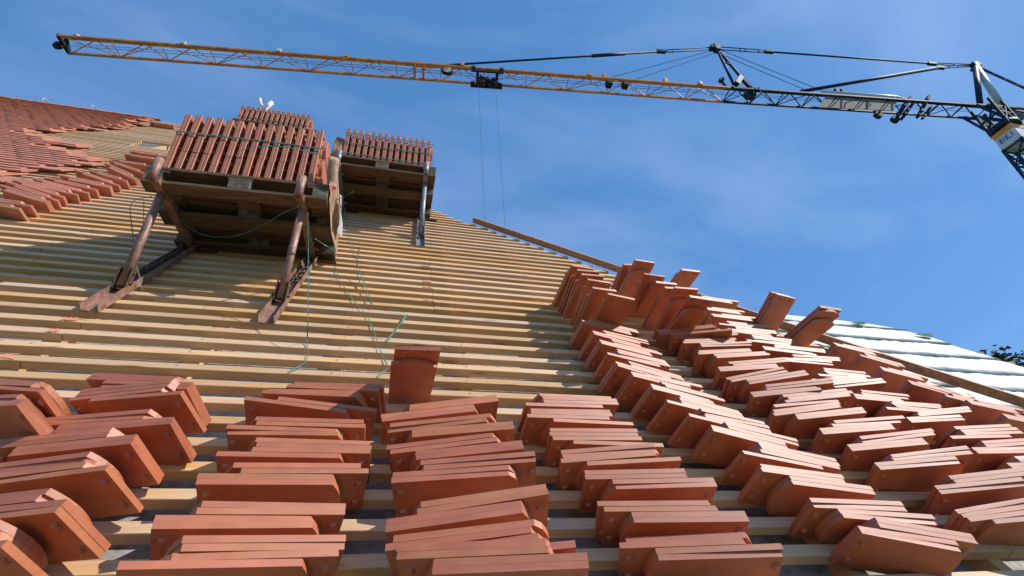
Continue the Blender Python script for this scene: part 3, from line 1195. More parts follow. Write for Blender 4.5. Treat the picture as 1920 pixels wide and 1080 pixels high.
def pallet(x0, x1, yb, zb, label):
    """euro pallet, underside at zb, back edge at yb; x0..x1 wide"""
    D, H = 0.80, 0.155
    t = thing('wooden_pallet', label, 'pallet', (x0, yb - D, zb), 'pallets standing on the roof brackets')
    W = x1 - x0
    ps = []
    y0 = yb - D
    def j():
        return rng.uniform(-0.004, 0.004)
    for yy, wd in ((0.0, 0.11), (D / 2 - 0.075, 0.15), (D - 0.11, 0.11)):
        bm = bmesh.new()
        box(bm, (x0 + j(), y0 + yy, zb + j() * .2), (x1 + j(), y0 + yy + wd, zb + 0.024))
        ps.append(obj('bottom_board', bm, M_PALLET))
        for xx, wx in ((0.004, 0.11), (W / 2 - 0.075, 0.15), (W - 0.114, 0.11)):
            bm = bmesh.new()
            box(bm, (x0 + xx, y0 + yy + 0.003, zb + 0.0245), (x0 + xx + wx, y0 + yy + wd - 0.003, zb + 0.104))
            bmesh.ops.bevel(bm, geom=bm.edges[:], offset=0.004, segments=1, affect='EDGES')
            ps.append(obj('block', bm, M_PALLET_END))
    for xx, wx in ((0.0, 0.155), (W / 2 - 0.08, 0.16), (W - 0.155, 0.155)):
        bm = bmesh.new()
        box(bm, (x0 + xx, y0 + 0.004, zb + 0.1045), (x0 + xx + wx, yb - 0.004, zb + 0.128))
        ps.append(obj('cross_board', bm, M_PALLET))
    for yy, wd in ((0.0, 0.155), (0.185, 0.10), (0.3225, 0.155), (0.515, 0.10), (0.645, 0.155)):
        bm = bmesh.new()
        box(bm, (x0 + j(), y0 + yy + j(), zb + 0.1285), (x1 + j(), y0 + yy + wd + j(), zb + 0.152))
        ps.append(obj('top_board', bm, M_PALLET))
    unparent_loc(t, *ps)
    return y0, zb + 0.1525, t


# one pack of tiles standing on their long edges: three square ends proud, two rounded ends set back
PW = 0.0835
bm = bmesh.new()
PT = 0.0164
turn = Matrix.Rotation(math.pi / 2, 4, 'Z')       # tile length along y, head (-x) towards -y
WID = ((0.0005, 0.0235), (0.0245, 0.0235), (0.0490, 0.0165), (0.0660, 0.0165))
for i in range(4):
    x = -PW / 2 + WID[i][0] + WID[i][1] / 2
    PT = WID[i][1]
    proud = i < 2
    T = Matrix.Translation(Vector((x, TL / 2 + (0.0 if proud else 0.085), TW / 2))) @ turn
    if not proud:
        T = T @ FLIP
    tile_mesh(bm, T, nibs=False, bev=0.0022, seg=6, TT=PT)
    for s in (-1, 1):
        if i == 1:
            hexa(bm, [Vector((x + PT / 2 + a, 0.03 + b, TW / 2 + s * 0.05 + c)) for a, b, c in
                      ((0, 0, -.01), (.013, 0, -.008), (.013, .018, -.008), (0, .02, -.01), (0, 0, .01), (.013, 0, .008), (.013, .018, .008), (0, .02, .01))])
for i in range(4):
    x = -PW / 2 + WID[i][0] + WID[i][1] / 2
    PT = WID[i][1]
    box(bm, (x - PT / 2 + .0005, TL + 0.087 if i > 1 else TL + .002, 0.001), (x + PT / 2 - .0005, 0.86, TW - 0.001))
PACK = bpy.data.meshes.new('tile_pack')
bmesh.ops.recalc_face_normals(bm, faces=bm.faces)
bm.to_mesh(PACK)
bm.free()
PACK.materials.append(M_CLAY)


def stack(x0, ncol, nlay, yf, zb, label, strap_levels, zs=1.0, xs=1.0):
    t = thing('tile_stack', label, 'tile stack', (x0, yf, zb), 'strapped tile stacks on the pallets')
    for l in range(nlay):
        for c in range(ncol):
            o = bpy.data.objects.new('tile_pack', PACK)
            link(o, t)
            o.location = (PW * xs * (c + 0.5) + rng.uniform(-.002, .002), rng.uniform(-.004, .004) + (0.008 if (l == nlay - 1) else 0), l * (TW + 0.001) * zs)
            o.scale = (xs, 1, zs)
    Wd = ncol * PW * xs
    for hgt in strap_levels:
        bm = bmesh.new()
        for a, b in (((-0.004, -0.006), (Wd + 0.004, -0.006)), ((Wd + 0.005, -0.004), (Wd + 0.005, 0.86)), ((-0.005, -0.004), (-0.005, 0.86))):
            pts = []
            n = 10
            for q in range(n):
                f0, f1 = q / n, (q + 1) / n
                p0 = Vector((a[0] + (b[0] - a[0]) * f0, a[1] + (b[1] - a[1]) * f0, hgt + 0.004 * math.sin(f0 * 7 + hgt * 9)))
                p1 = Vector((a[0] + (b[0] - a[0]) * f1, a[1] + (b[1] - a[1]) * f1, hgt + 0.004 * math.sin(f1 * 7 + hgt * 9)))
                bar(bm, p0, p1, 0.0015, 0.012)
        obj('strap', bm, M_STRAP, t)
    return t


def setup(ul, ur, vt, x0, x1, mat, names, ncol, nlay, straps, sx, zs=1.0, xs=1.0, tilt=0.0):
    stp = 0.03 if vt > 9 else 0.15
    h = bracket(ul, vt, mat, names[0], stp)
    bracket(ur, vt, mat, names[1], stp)
    zb = h.z + 0.024
    yf, zt, pt = pallet(x0, x1, h.y + 0.07, zb, names[2])
    st_ = stack(sx, ncol, nlay, yf + 0.03, zt + 0.001, names[3], straps, zs, xs)
    if tilt:
        Q = Matrix.Translation(Vector((x1, yf, zb))) @ Matrix.Rotation(tilt, 4, 'Y') @ Matrix.Translation(-Vector((x1, yf, zb)))
        for o in (pt, st_):
            o.matrix_world = Q @ Matrix.Translation(o.location)
    return yf, zt


P1 = setup(-1.765, -0.83, 4.27, -1.875, -0.65, M_RUST,
           ('rusty roof bracket under the left end of the nearest pallet', 'rusty roof bracket under the right end of the nearest pallet',
            'dark weathered pallet nearest the camera on rusty brackets', 'largest strapped stack of clay tiles, on the nearest pallet'),
           14, 3, (0.395,), -1.80, 1.0, 0.90, -0.024)
P2 = setup(-0.90, 0.075, 6.42, -1.05, 0.19, M_GALV,
           ('galvanised bracket under the left end of the right-hand pallet', 'galvanised bracket under the right end of the right-hand pallet',
            'dark pallet on galvanised brackets, right of the nearest pallet', 'two-layer strapped tile stack on the right-hand pallet'),
           14, 2, (0.06, 0.23, 0.405), -0.895, 1.2, 0.885)
P3 = setup(-2.9, -1.95, 9.62, -3.1, -1.78, M_GALV,
           ('galvanised bracket under the left end of the farthest pallet', 'galvanised bracket under the right end of the farthest pallet',
            'farthest pallet, hidden behind the nearest tile stack', 'farthest strapped tile stack peeping over the largest stack'),
           14, 2, (0.10, 0.33), -3.05, 0.95, 0.97)

# paper and film hanging from the right side of the nearest stack
def sheet(name, pts, mat, label, wav=0.02, parent=None):
    """pts: list of (left edge, right edge) point pairs down the sheet"""
    bm = bmesh.new()
    rows = []
    nx = 7
    for i, (a, b) in enumerate(pts):
        a, b = Vector(a), Vector(b)
        row = []
        for q in range(nx):
            f = q / (nx - 1)
            p = a.lerp(b, f) + Vector((wav * math.sin(f * 5 + i * 1.1), wav * 0.5 * math.cos(f * 7 + i), 0))
            row.append(bm.verts.new(p))
        rows.append(row)
    for r0, r1 in zip(rows, rows[1:]):
        for q in range(nx - 1):
            bm.faces.new((r0[q], r0[q + 1], r1[q + 1], r1[q])).smooth = True
    g = bmesh.ops.solidify(bm, geom=bm.faces[:], thickness=0.0015)
    o = obj(name, bm, mat)
    return tag(o, label, 'wrapping')


yf, zt = P1
xr = -0.66
sheet('wrapping_paper', [((xr + .005, yf + .02, zt + .30), (xr + .01, yf + .22, zt + .33)), ((xr + .03, yf - .01, zt + .16), (xr + .03, yf + .30, zt + .18)),
                         ((xr + .03, yf - .01, zt + .02), (xr + .04, yf + .45, zt + .02)), ((xr + .02, yf + .03, zt - .12), (xr + .03, yf + .60, zt - .1)),
                         ((xr + .03, yf + .30, zt - .20), (xr + .03, yf + .80, zt - .17))],
      M_PAPER, 'torn brown paper hanging down the right side of the nearest pallet', 0.009)
bm = bmesh.new()
c0 = Vector((xr + 0.0, yf - 0.02, zt + 0.24))
rings = []
for i in range(7):
    f = i / 6
    c = c0 + Vector((0.02 * f, 0.03 * f, -0.26 * f))
    rings.append([bm.verts.new(c + Vector((math.cos(a), math.sin(a) * 0.8, 0)) * (0.045 - 0.012 * f)) for a in [math.pi * (0.9 + 1.45 * q / 12) for q in range(13)]])
for r0, r1 in zip(rings, rings[1:]):
    for q in range(12):
        bm.faces.new((r0[q], r0[q + 1], r1[q + 1], r1[q])).smooth = True
bmesh.ops.solidify(bm, geom=bm.faces[:], thickness=0.002)
tag(obj('paper_roll', bm, M_PAPER), 'curled brown paper tube at the lower right corner of the nearest tile stack', 'wrapping')
sheet('plastic_film', [((xr + .05, yf + .20, zt + .10), (xr + .055, yf + .34, zt + .10)), ((xr + .06, yf + .22, zt - .02), (xr + .075, yf + .46, zt + 0.0)),
                       ((xr + .06, yf + .32, zt - .13), (xr + .07, yf + .50, zt - .11))], M_FILM,
      'white plastic film bunched beside the nearest pallet', 0.015)
sheet('wrapping_paper', [((-0.90, P2[0] + .05, P2[1] + .30), (-0.98, P2[0] + .02, P2[1] + .30)), ((-0.90, P2[0] + .05, P2[1] + .14), (-1.00, P2[0] + .0, P2[1] + .14)),
                         ((-0.90, P2[0] + .05, P2[1] + .0), (-1.01, P2[0] + .02, P2[1] + .01))], M_PAPER,
      'brown paper flap at the left end of the right-hand tile stack', 0.008)
# white twisted film on the farthest stack
bm = bmesh.new()
b0 = Vector((-2.72, P3[0] + 0.15, P3[1] + 0.40))
tube(bm, smooth_pts([b0, b0 + Vector((-0.05, 0, .12)), b0 + Vector((-0.13, 0, .25)), b0 + Vector((-0.16, 0, .36))], 4), [0.03] + [0.022] * 5 + [0.03] * 5 + [0.034, 0.02], 8)
tube(bm, smooth_pts([b0, b0 + Vector((0.02, -.02, .1)), b0 + Vector((0.03, -.02, .2)), b0 + Vector((0.06, 0, .30))], 4), [0.03] + [0.026] * 5 + [0.045] * 5 + [0.05, 0.02], 8)
tag(obj('twisted_film', bm, M_FILM), 'white twisted plastic film sticking up from the farthest tile stack', 'wrapping')

# ------------------------------------------------------------------ straps and wires
STR = {
    's1': [(-1.732, 4.063, 0.363), (-1.665, 3.999, 0.315), (-1.534, 3.917, 0.288), (-1.355, 3.821, 0.312), (-1.182, 3.733, 0.385), (-1.024, 3.68, 0.49), (-0.889, 3.633, 0.596), (-0.794, 3.598, 0.649)],
    's2': [(-1.073, 3.29, 1.01), (-0.986, 3.25, 1.045), (-0.871, 3.22, 1.075), (-0.751, 3.22, 1.08), (-0.588, 3.225, 1.065)],
    's3': [(-0.523, 3.654, 0.732), (-0.489, 3.789, 0.52), (-0.448, 3.914, 0.281), (-0.414, 3.964, 0.135), (-0.333, 3.695, 0.09), (-0.233, 3.307, 0.07)],
    's3b': [(-0.537, 3.652, 0.719), (-0.513, 3.756, 0.565), (-0.48, 3.891, 0.349), (-0.431, 3.955, 0.159)],
    's4': [(-0.715, 3.502, 0.64), (-0.687, 3.398, 0.512), (-0.622, 3.101, 0.318), (-0.553, 2.767, 0.177), (-0.546, 2.728, 0.06), (-0.503, 2.495, 0.06), (-0.565, 2.374, 0.06)],
    's5': [(-0.566, 3.656, 0.711), (-0.523, 3.655, 0.736), (-0.443, 3.604, 0.796)],
    's6': [(-0.627, 4.149, 0.058), (-0.515, 3.773, 0.058), (-0.394, 3.458, 0.058), (-0.268, 3.188, 0.058), (-0.196, 2.943, 0.058), (-0.136, 2.693, 0.058), (-0.072, 2.476, 0.058)],
    's7': [(0.003, 3.187, 0.08), (-0.051, 2.992, 0.062), (-0.105, 2.803, 0.055)],
    's8': [(-0.15, 3.307, 0.055), (-0.084, 3.291, 0.06), (-0.017, 3.275, 0.055)],
    's9': [(-0.412, 3.914, 0.302), (-0.411, 3.818, 0.182), (-0.394, 3.827, 0.08), (-0.311, 3.548, 0.07), (-0.237, 3.331, 0.065)],
    's10': [(-1.833, 3.877, 0.544), (-1.944, 3.828, 0.486), (-1.886, 3.698, 0.302), (-1.803, 3.532, 0.188), (-1.707, 3.378, 0.117), (-1.645, 3.271, 0.07)],
    's11': [(-1.885, 3.873, 0.5), (-1.932, 3.93, 0.32), (-1.993, 3.981, 0.117)],
    's12': [(-0.123, 2.364, 0.06), (-0.072, 2.461, 0.065)],
    's13': [(-0.741, 3.895, 0.353), (-0.673, 3.965, 0.286), (-0.596, 3.939, 0.258)],
}


def ribbon(name, keys, w, mat, label, flat=True):
    bm = bmesh.new()
    for key in keys:
        pts = smooth_pts([R(*p) for p in STR[key]], 6)
        side = None
        prev = None
        for i, p in enumerate(pts):
            d = (pts[min(i + 1, len(pts) - 1)] - pts[max(i - 1, 0)]).normalized()
            view = (CAM - p).normalized() if False else Vector((0.15, -0.80, 0.2)).normalized()
            s = d.cross(view)
            if s.length < 1e-3:
                s = Vector((1, 0, 0))
            s.normalize()
            n = s.cross(d).normalized() * 0.0007
            s = s * (w / 2) * (0.75 + 0.25 * math.cos(i * 0.55))
            ring = [bm.verts.new(q) for q in (p - s - n, p + s - n, p + s + n, p - s + n)]
            if prev:
                for q in range(4):
                    bm.faces.new((prev[q], prev[(q + 1) % 4], ring[(q + 1) % 4], ring[q]))
            else:
                bm.faces.new(ring)
            prev = ring
        bm.faces.new(prev[::-1])
    bmesh.ops.recalc_face_normals(bm, faces=bm.faces)
    return tag(obj(name, bm, mat), label, 'strap' if 'strap' in name else 'wire')


ribbon('loose_strap', ['s1'], 0.012, M_STRAP, 'green strap hanging in a bow under the nearest pallet')
ribbon('loose_strap', ['s2'], 0.012, M_STRAP, 'loose green strap end across the front of the largest tile stack')
ribbon('loose_strap', ['s3', 's3b', 's5', 's9'], 0.009, M_STRAP, 'knotted bunch of green straps hanging right of the nearest pallet')
ribbon('loose_strap', ['s4'], 0.007, M_STRAP, 'long green strap hanging by the right rusty bracket down onto the battens')
ribbon('loose_strap', ['s6'], 0.007, M_STRAP, 'thin green strap snaking down the battens towards the lone upright tiles')
ribbon('loose_strap', ['s7'], 0.012, M_STRAP, 'short bright green strap piece lying on the battens right of the strap line')
ribbon('loose_strap', ['s8'], 0.007, M_STRAP, 'tiny dark green strap piece lying along one batten')
ribbon('loose_strap', ['s12'], 0.010, M_STRAP, 'short green strap end left of the lone upright tiles')
ribbon('loose_strap', ['s13'], 0.010, M_STRAP, 'green strap end poking out of the right side of the nearest pallet')
ribbon('loose_wire', ['s10', 's11'], 0.007, M_WIRE, 'thin wire hanging left of the nearest pallet')

# ------------------------------------------------------------------ crane
O = Vector((29.274, 9.846, 21.566))
J = Vector((-0.99337, 0.11495, 0.0))
LAT = Vector((0.11495, 0.99337, 0.0))
Z = Vector((0, 0, 1))


def C(s, h, l=0.0):
    """s metres along the jib from the tower, h height, l sideways (away from the roof)"""
    return O + J * s + Z * h + LAT * l


crane = thing('tower_crane', 'tower crane with orange outer jib and slate grey inner jib reaching over the roof', 'crane', (O.x - 0.9, O.y - 0.25, ZG))
cp = []
TAN = 0.78


def chord(s, which):
    # height of the mid line drops slightly towards the root
    mid = 0.03 + 0.16 * (s - 15) / 30 if s > 15 else 0.03 + 0.09 * (15 - s) / 14
    if which == 'N':
        return C(s, mid, -0.40)
    if which == 'F':
        return C(s, mid, 0.40)
    return C(s, mid + 0.50, 0.0)


def truss(name, s0, s1, mat, rc, rd, pitch):
    bm = bmesh.new()
    for wch, r in (('N', rc), ('F', rc), ('A', rc * 1.15)):
        n = 6
        for i in range(n):
            a, b = s0 + (s1 - s0) * i / n, s0 + (s1 - s0) * (i + 1) / n
            bar(bm, chord(a, wch), chord(b, wch), r * 2)
    s = s0
    i = 0
    while s + pitch <= s1 + 0.01:
        m = s + pitch / 2
        e = s + pitch
        for x in ('N', 'F'):
            tube(bm, [chord(s, x), chord(m, 'A')], rd, 5, False)
            tube(bm, [chord(m, 'A'), chord(e, x)], rd, 5, False)
        tube(bm, [chord(s, 'N'), chord(s, 'F')], rd, 5, False)
        if i % 2:
            tube(bm, [chord(s, 'N'), chord(e, 'F')], rd * 0.8, 5, False)
        else:
            tube(bm, [chord(s, 'F'), chord(e, 'N')], rd * 0.8, 5, False)
        s = e
        i += 1
    tube(bm, [chord(s1, 'N'), chord(s1, 'F')], rd, 5, False)
    o = obj(name, bm, mat)
    cp.append(o)
    return o


outer = truss('outer_jib', 14.9, 45.0, M_CRANE_Y, 0.046, 0.023, 2.0)
inner = truss('inner_jib', 0.7, 14.9, M_CRANE_D, 0.046, 0.028, 1.42)
# fittings on the outer jib
for s in (40.0, 36.0, 33.1, 27.9, 21.9, 16.4):
    bm = bmesh.new()
    bar(bm, chord(s, 'N') + Z * 0.04, chord(s, 'N') + Z * 0.24, 0.16, 0.16)
    cp.append(obj('rope_roller', bm, M_CRANE_L if s > 35 else M_CRANE_Y))
bm = bmesh.new()
bar(bm, chord(30.1, 'A'), chord(29.1, 'A'), 0.14)
for s in (30.1, 29.7):
    bar(bm, chord(s, 'N'), chord(s, 'A'), 0.10)
    bar(bm, chord(s, 'F'), chord(s, 'A'), 0.10)
    bar(bm, chord(s, 'N'), chord(s, 'F'), 0.10)
bar(bm, chord(30.0, 'A'), chord(30.0, 'A') + Z * 0.35 - J * 0.1, 0.08)
bar(bm, chord(29.2, 'A'), chord(29.2, 'A') + Z * 0.30, 0.06)
cp.append(obj('jib_connector', bm, M_CRANE_Y))
for s in (18.6, 17.1, 15.6):
    bm = bmesh.new()
    bar(bm, chord(s, 'N'), chord(s - 0.35, 'A'), 0.09)
    cp.append(obj('cross_plate', bm, M_CRANE_Y))
bm = bmesh.new()
for s in (45.2,):
    bar(bm, chord(45.0, 'A') + J * 0.1 + Z * 0.05, chord(45.0, 'N') - J * 0.05, 0.14)
    bar(bm, chord(45.0, 'A') + J * 0.1, chord(45.0, 'F'), 0.12)
    bar(bm, chord(45.0, 'N') - J * 0.05, chord(45.0, 'F'), 0.12)
cp.append(obj('tip_frame', bm, M_BLACK))
bm = bmesh.new()
tc_ = C(45.15, 0.1, 0.0)
tube(bm, [tc_ - LAT * 0.06, tc_ + LAT * 0.06], 0.2, 20)
tube(bm, [tc_ - LAT * 0.12, tc_ + LAT * 0.12], 0.12, 10)
cp.append(obj('tip_pulley', bm, M_BLACK))
bm = bmesh.new()
tube(bm, [chord(44.7, 'A') + Z * 0.06, chord(44.7, 'A') + Z * 0.22], [0.13, 0.09], 10)
cp.append(obj('warning_light', bm, mat_plain('red_white_lamp', (0.75, 0.35, 0.3), 0.4)))
# running ropes inside the jib
bm = bmesh.new()
for hh, ll in ((0.30, -0.2), (0.18, 0.1), (0.42, 0.15)):
    tube(bm, [C(44.8, hh + 0.1, ll), C(15.0, hh, ll), C(1.0, hh + 0.05, ll)], 0.012, 4, False)
cp.append(obj('jib_rope', bm, M_CRANE_D))
# trolley
bm = bmesh.new()
for s in (26.1, 27.4):
    for x in ('N', 'F'):
        c = chord(s, x)
        tube(bm, [c - LAT * 0.06, c + LAT * 0.06], 0.10, 12)
bar(bm, C(26.0, -0.12, -0.40), C(27.5, -0.12, -0.40), 0.07, 0.09)
bar(bm, C(26.0, -0.12, 0.40), C(27.5, -0.12, 0.40), 0.08, 0.1)
bar(bm, C(26.3, -0.15, -0.4), C(26.3, -0.15, 0.4), 0.12)
bar(bm, C(27.2, -0.15, -0.4), C(27.2, -0.15, 0.4), 0.12)
bar(bm, C(26.25, -0.12, 0.1), C(27.25, -0.15, 0.1), 0.2, 0.16)
bar(bm, C(26.7, 0.7, 0.5), C(26.75, -0.3, 0.1), 0.16)
bar(bm, C(26.2, -0.15, 0.1), C(26.6, -0.55, 0.1), 0.10)
bar(bm, C(27.1, -0.15, -0.2), C(26.5, -0.62, -0.2), 0.06)
for s in (26.45, 27.05):
    tube(bm, [C(s, -0.30, -0.1), C(s, -0.30, 0.05)], 0.2, 14)
tr = obj('trolley', bm, M_BLACK)
cp.append(tr)
for s0, s1, e in ((27.15, 26.78, -15.2), (26.35, 26.02, -15.2)):
    bm = bmesh.new()
    tube(bm, [C(s0, -0.45, 0), C(s1 + 0.1, -8.4, 0.3), C(s1 - 0.1, e, 0.6)], 0.007, 5, False)
    cp.append(obj('hoist_rope', bm, M_ROPE))
bm = bmesh.new()
hb = C(26.15, -15.4, 0.6)
bar(bm, hb + Vector((0, 0, 0.3)), hb - Vector((0, 0, 0.25)), 0.5, 0.14)
tube(bm, [hb - Vector((0, 0, .25)), hb - Vector((0, 0, .45)), hb + Vector((.12, 0, -.58)), hb + Vector((0, 0, -.7)), hb + Vector((-.12, 0, -.58))], 0.04, 8)
cp.append(obj('hook_block', bm, M_CRANE_Y))
# round lamp by the trolley
bm = bmesh.new()
lc = C(28.6, 0.05, -0.1)
tube(bm, [lc - LAT * 0.14, lc - LAT * 0.02], 0.26, 18)
cp.append(obj('floodlight', bm, M_BLACK))
bm = bmesh.new()
tube(bm, [lc - LAT * 0.17, lc - LAT * 0.135], 0.19, 18)
obj('lamp_glass', bm, M_GLASS, cp[-1])
for s in (20.9, 20.1):
    bm = bmesh.new()
    c = C(s, 0.25, -0.1)
    bar(bm, c, c - Z * 0.32, 0.3, 0.26)
    cp.append(obj('floodlight', bm, M_BLACK))
for s in (21.0, 17.9):
    bm = bmesh.new()
    c = chord(s, 'A')
    bar(bm, c, c + Z * 0.35, 0.22, 0.18)
    cp.append(obj('rope_guide', bm, M_CRANE_Y))
# A frame in the middle of the jib
bm = bmesh.new()
ap = C(14.35, 4.05, 0)
for (s, l) in ((14.45, -0.2), (13.25, 0.1)):
    tube(bm, [C(s, 0.5, l), ap], 0.07, 8)
m1 = C(14.45, 0.5, -0.2).lerp(ap, 0.62)
m2 = C(13.25, 0.5, 0.1).lerp(ap, 0.62)
tube(bm, [m1, m2], 0.05, 6)
bar(bm, ap + Z * 0.2, ap - Z * 0.25, 0.3, 0.3)
tube(bm, [ap - LAT * 0.15 + J * .25, ap + LAT * 0.15 + J * .25], 0.14, 10)
cp.append(obj('jib_strut', bm, M_CRANE_D))
bm = bmesh.new()
bar(bm, chord(14.9, 'N') - J * .1, chord(14.3, 'A') + Z * 0.1, 0.16)
bar(bm, C(14.4, 0.5, -.3), C(13.9, 1.25, -.2), 0.24)
bar(bm, C(13.9, 1.25, -.2), C(13.6, 0.5, -.2), 0.16)
bar(bm, chord(14.0, 'A'), chord(13.4, 'N'), 0.15)
bar(bm, chord(13.6, 'N'), chord(12.7, 'A'), 0.13)
tube(bm, [C(14.75, 0.6, 0), C(14.85, 1.15, 0)], 0.07, 6)
tube(bm, [C(14.85, 1.2, -.1), C(14.85, 1.2, .1)], 0.13, 10)
c = C(13.75, 0.0, -0.1)
tube(bm, [c - LAT * 0.1, c + LAT * 0.1], 0.3, 16)
cp.append(obj('jib_joint', bm, M_CRANE_D))
# tie bars
for name, pts, r in (
        ('tie_bar', [chord(28.85, 'A') + Z * 0.1, C(17.6, 3.31, 0)], 0.05),
        ('tie_bar', [C(11.3, 4.12, 0), C(1.35, 4.28, 0)], 0.048),
        ('tie_bar', [C(10.7, 0.75, 0), C(1.0, 3.95, 0)], 0.085)):
    bm = bmesh.new()
    tube(bm, pts, r, 8)
    if pts[0].z < 22.6 and r < 0.06:
        a = pts[0].lerp(pts[1], 0.66)
        b = pts[0].lerp(pts[1], 0.82)
        tube(bm, [a, b], r * 1.7, 8)
    cp.append(obj(name, bm, M_CRANE_D))
bm = bmesh.new()


def ladder(a, b, w, rungs, r=0.028):
    a, b = Vector(a), Vector(b)
    o1 = Z * w / 2
    tube(bm, [a, a.lerp(b, 0.15) + o1, b + o1], r, 5)
    tube(bm, [a, a.lerp(b, 0.15) - o1, b - o1], r, 5)
    for q in rungs:
        p = a.lerp(b, q)
        tube(bm, [p + o1, p - o1], r, 5)


ladder(C(17.6, 3.31, 0), ap, 0.22, (0.2,))
cp.append(obj('tie_link', bm, M_CRANE_D))
bm = bmesh.new()
ladder(C(11.3, 4.12, 0), ap, 0.26, (0.2, 0.45, 0.55))
cp.append(obj('tie_link', bm, M_CRANE_D))
bm = bmesh.new()
rap = C(-1.55, 4.5, 0)
ladder(C(1.35, 4.28, 0), rap, 0.16, (0.25, 0.5, 0.75))
ladder(C(1.0, 3.95, 0), rap, 0.16, (0.25, 0.5, 0.75))
cp.append(obj('tie_link', bm, M_CRANE_D))
for c in (C(17.6, 3.31, 0), C(11.3, 4.12, 0), C(1.35, 4.28, 0), C(1.0, 3.95, 0)):
    bm = bmesh.new()
    bar(bm, c - J * 0.25, c + J * 0.25, 0.16, 0.16)
    cp.append(obj('tie_coupling', bm, M_CRANE_D))
bm = bmesh.new()
for a, b in (((14.3, 3.95, 0), (20.9, 0.65, 0)), ((14.3, 3.95, .2), (19.6, 0.65, 0)), ((14.2, 3.95, 0), (9.2, 0.8, 0)), ((14.2, 3.95, .2), (10.2, 0.8, 0))):
    tube(bm, [C(*a), C(*b)], 0.016, 4, False)
cp.append(obj('stay_rope', bm, M_CRANE_D))
# rear frame above the tower
bm = bmesh.new()
tube(bm, [C(0.35, 0.85, 0), rap], 0.14, 10)
cp.append(obj('rear_strut', bm, M_CRANE_D))
bm = bmesh.new()
tube(bm, [C(-0.95, 0.95, 0), rap + Z * 0.1], 0.16, 12)
cp.append(obj('rear_strut', bm, M_CRANE_L))
bm = bmesh.new()
bar(bm, rap - J * 0.25, rap + J * 0.2, 0.3, 0.3)
bar(bm, rap - Z * 0.2 + J * .2, rap + J * 0.6 - Z * 0.55, 0.1)
bar(bm, rap + J * 0.6 - Z * 0.55, rap + J * 0.3 - Z * 0.6, 0.1)
cp.append(obj('strut_head', bm, M_CRANE_D))
bm = bmesh.new()
tube(bm, [rap, C(-4.0, 2.3, 0), C(-9.5, -2.6, 0)], 0.04, 6)
tube(bm, [rap - Z * 0.2, C(-4.0, 2.1, 0), C(-9.5, -2.9, 0)], 0.04, 6)
for q in (0.3, 0.5, 0.7, 0.9):
    a = rap.lerp(C(-4.0, 2.3, 0), q)
    tube(bm, [a, a - Z * 0.2], 0.03, 5)
bar(bm, C(-3.7, 2.35, 0), C(-4.3, 1.9, 0), 0.2)
cp.append(obj('rear_tie', bm, M_CRANE_D))
# banner and clutter on the inner jib
bm = bmesh.new()
vs = [(9.35, 0.55, 0), (5.4, 0.52, 0), (6.0, -0.28, 0), (10.2, -0.42, 0)]
f0 = [C(*q) for q in vs]
hexa(bm, f0 + [q + LAT * 0.03 for q in f0])
cp.append(obj('grey_banner', bm, M_BANNER))
bm = bmesh.new()
tube(bm, [C(9.5, 0.86, 0), C(5.3, 0.86, 0), C(4.6, 0.74, 0)], [0.09, 0.10, 0.03], 8)
cp.append(obj('white_cover', bm, M_FILM))
for a, b, w_ in (((4.6, 0.8, 0), (6.2, -0.95, 0), 0.42), ((4.35, 0.6, .2), (5.5, -0.6, .2), 0.25), ((3.25, 1.15, 0), (4.8, -0.65, 0), 0.25), ((3.2, 0.6, .2), (4.3, -.5, .2), 0.14)):
    bm = bmesh.new()
    n_ = 7
    for q in range(n_):
        p0, p1 = C(*a).lerp(C(*b), q / n_), C(*a).lerp(C(*b), (q + 0.8) / n_)
        bar(bm, p0, p1, w_ * (1.0 + 0.3 * (q % 2)), 0.12)
    bar(bm, C(*a), C(*b), w_ * 0.6, 0.08)
    cp.append(obj('winch_platform', bm, M_BLACK))
for s, hh in ((6.25, -0.98), (7.05, -0.72)):
    bm = bmesh.new()
    c = C(s, hh, 0)
    tube(bm, [c - LAT * .1, c + LAT * .1], 0.2, 12)
    cp.append(obj('rope_drum', bm, M_BLACK))
for s in (8.6, 8.25):
    bm = bmesh.new()
    bar(bm, C(s, 0.85, 0), C(s, 1.2, 0), 0.12)
    cp.append(obj('warning_horn', bm, M_BLACK))
# slewing head between jib and tower
bm = bmesh.new()
cx, cy = 28.02, 9.15
tw = 0.86
top = 21.2
cor = [Vector((cx, cy + tw, 0)), Vector((cx, cy, 0)), Vector((cx + tw, cy, 0)), Vector((cx + tw, cy + tw, 0))]
bar(bm, chord(1.4, 'N'), Vector((cx, cy, 20.2)), 0.12)
bar(bm, chord(1.4, 'F'), Vector((cx, cy + tw, 20.2)), 0.12)
bar(bm, chord(1.4, 'A'), chord(-1.6, 'A'), 0.14)
bar(bm, chord(1.4, 'N'), chord(-2.0, 'N'), 0.12)
bar(bm, chord(1.4, 'F'), chord(-2.0, 'F'), 0.12)
for q in cor:
    bar(bm, q + Z * 19.79, q + Z * 21.7, 0.11)
for i in range(4):
    a, b = cor[i], cor[(i + 1) % 4]
    bar(bm, a + Z * 20.0, b + Z * 21.4, 0.07)
    bar(bm, a + Z * 21.4, b + Z * 20.0, 0.07)
    bar(bm, a + Z * 20.7, b + Z * 20.7, 0.08)
for q in range(5):
    bar(bm, C(0.9 - q * 0.35, 0.1 - q * 0.12, -0.5), C(0.4 - q * 0.35, -0.9 - q * 0.1, -0.6), 0.09)
tube(bm, [Vector((cx + tw / 2, cy + tw / 2, 19.85)), Vector((cx + tw / 2, cy + tw / 2, 20.1))], 0.62, 20)
bar(bm, chord(-1.0, 'A'), C(-6, -0.6, 0), 0.1)
bar(bm, chord(-1.0, 'N'), C(-6, -1.0, -.5), 0.08)
cp.append(obj('slewing_head', bm, M_CRANE_D))
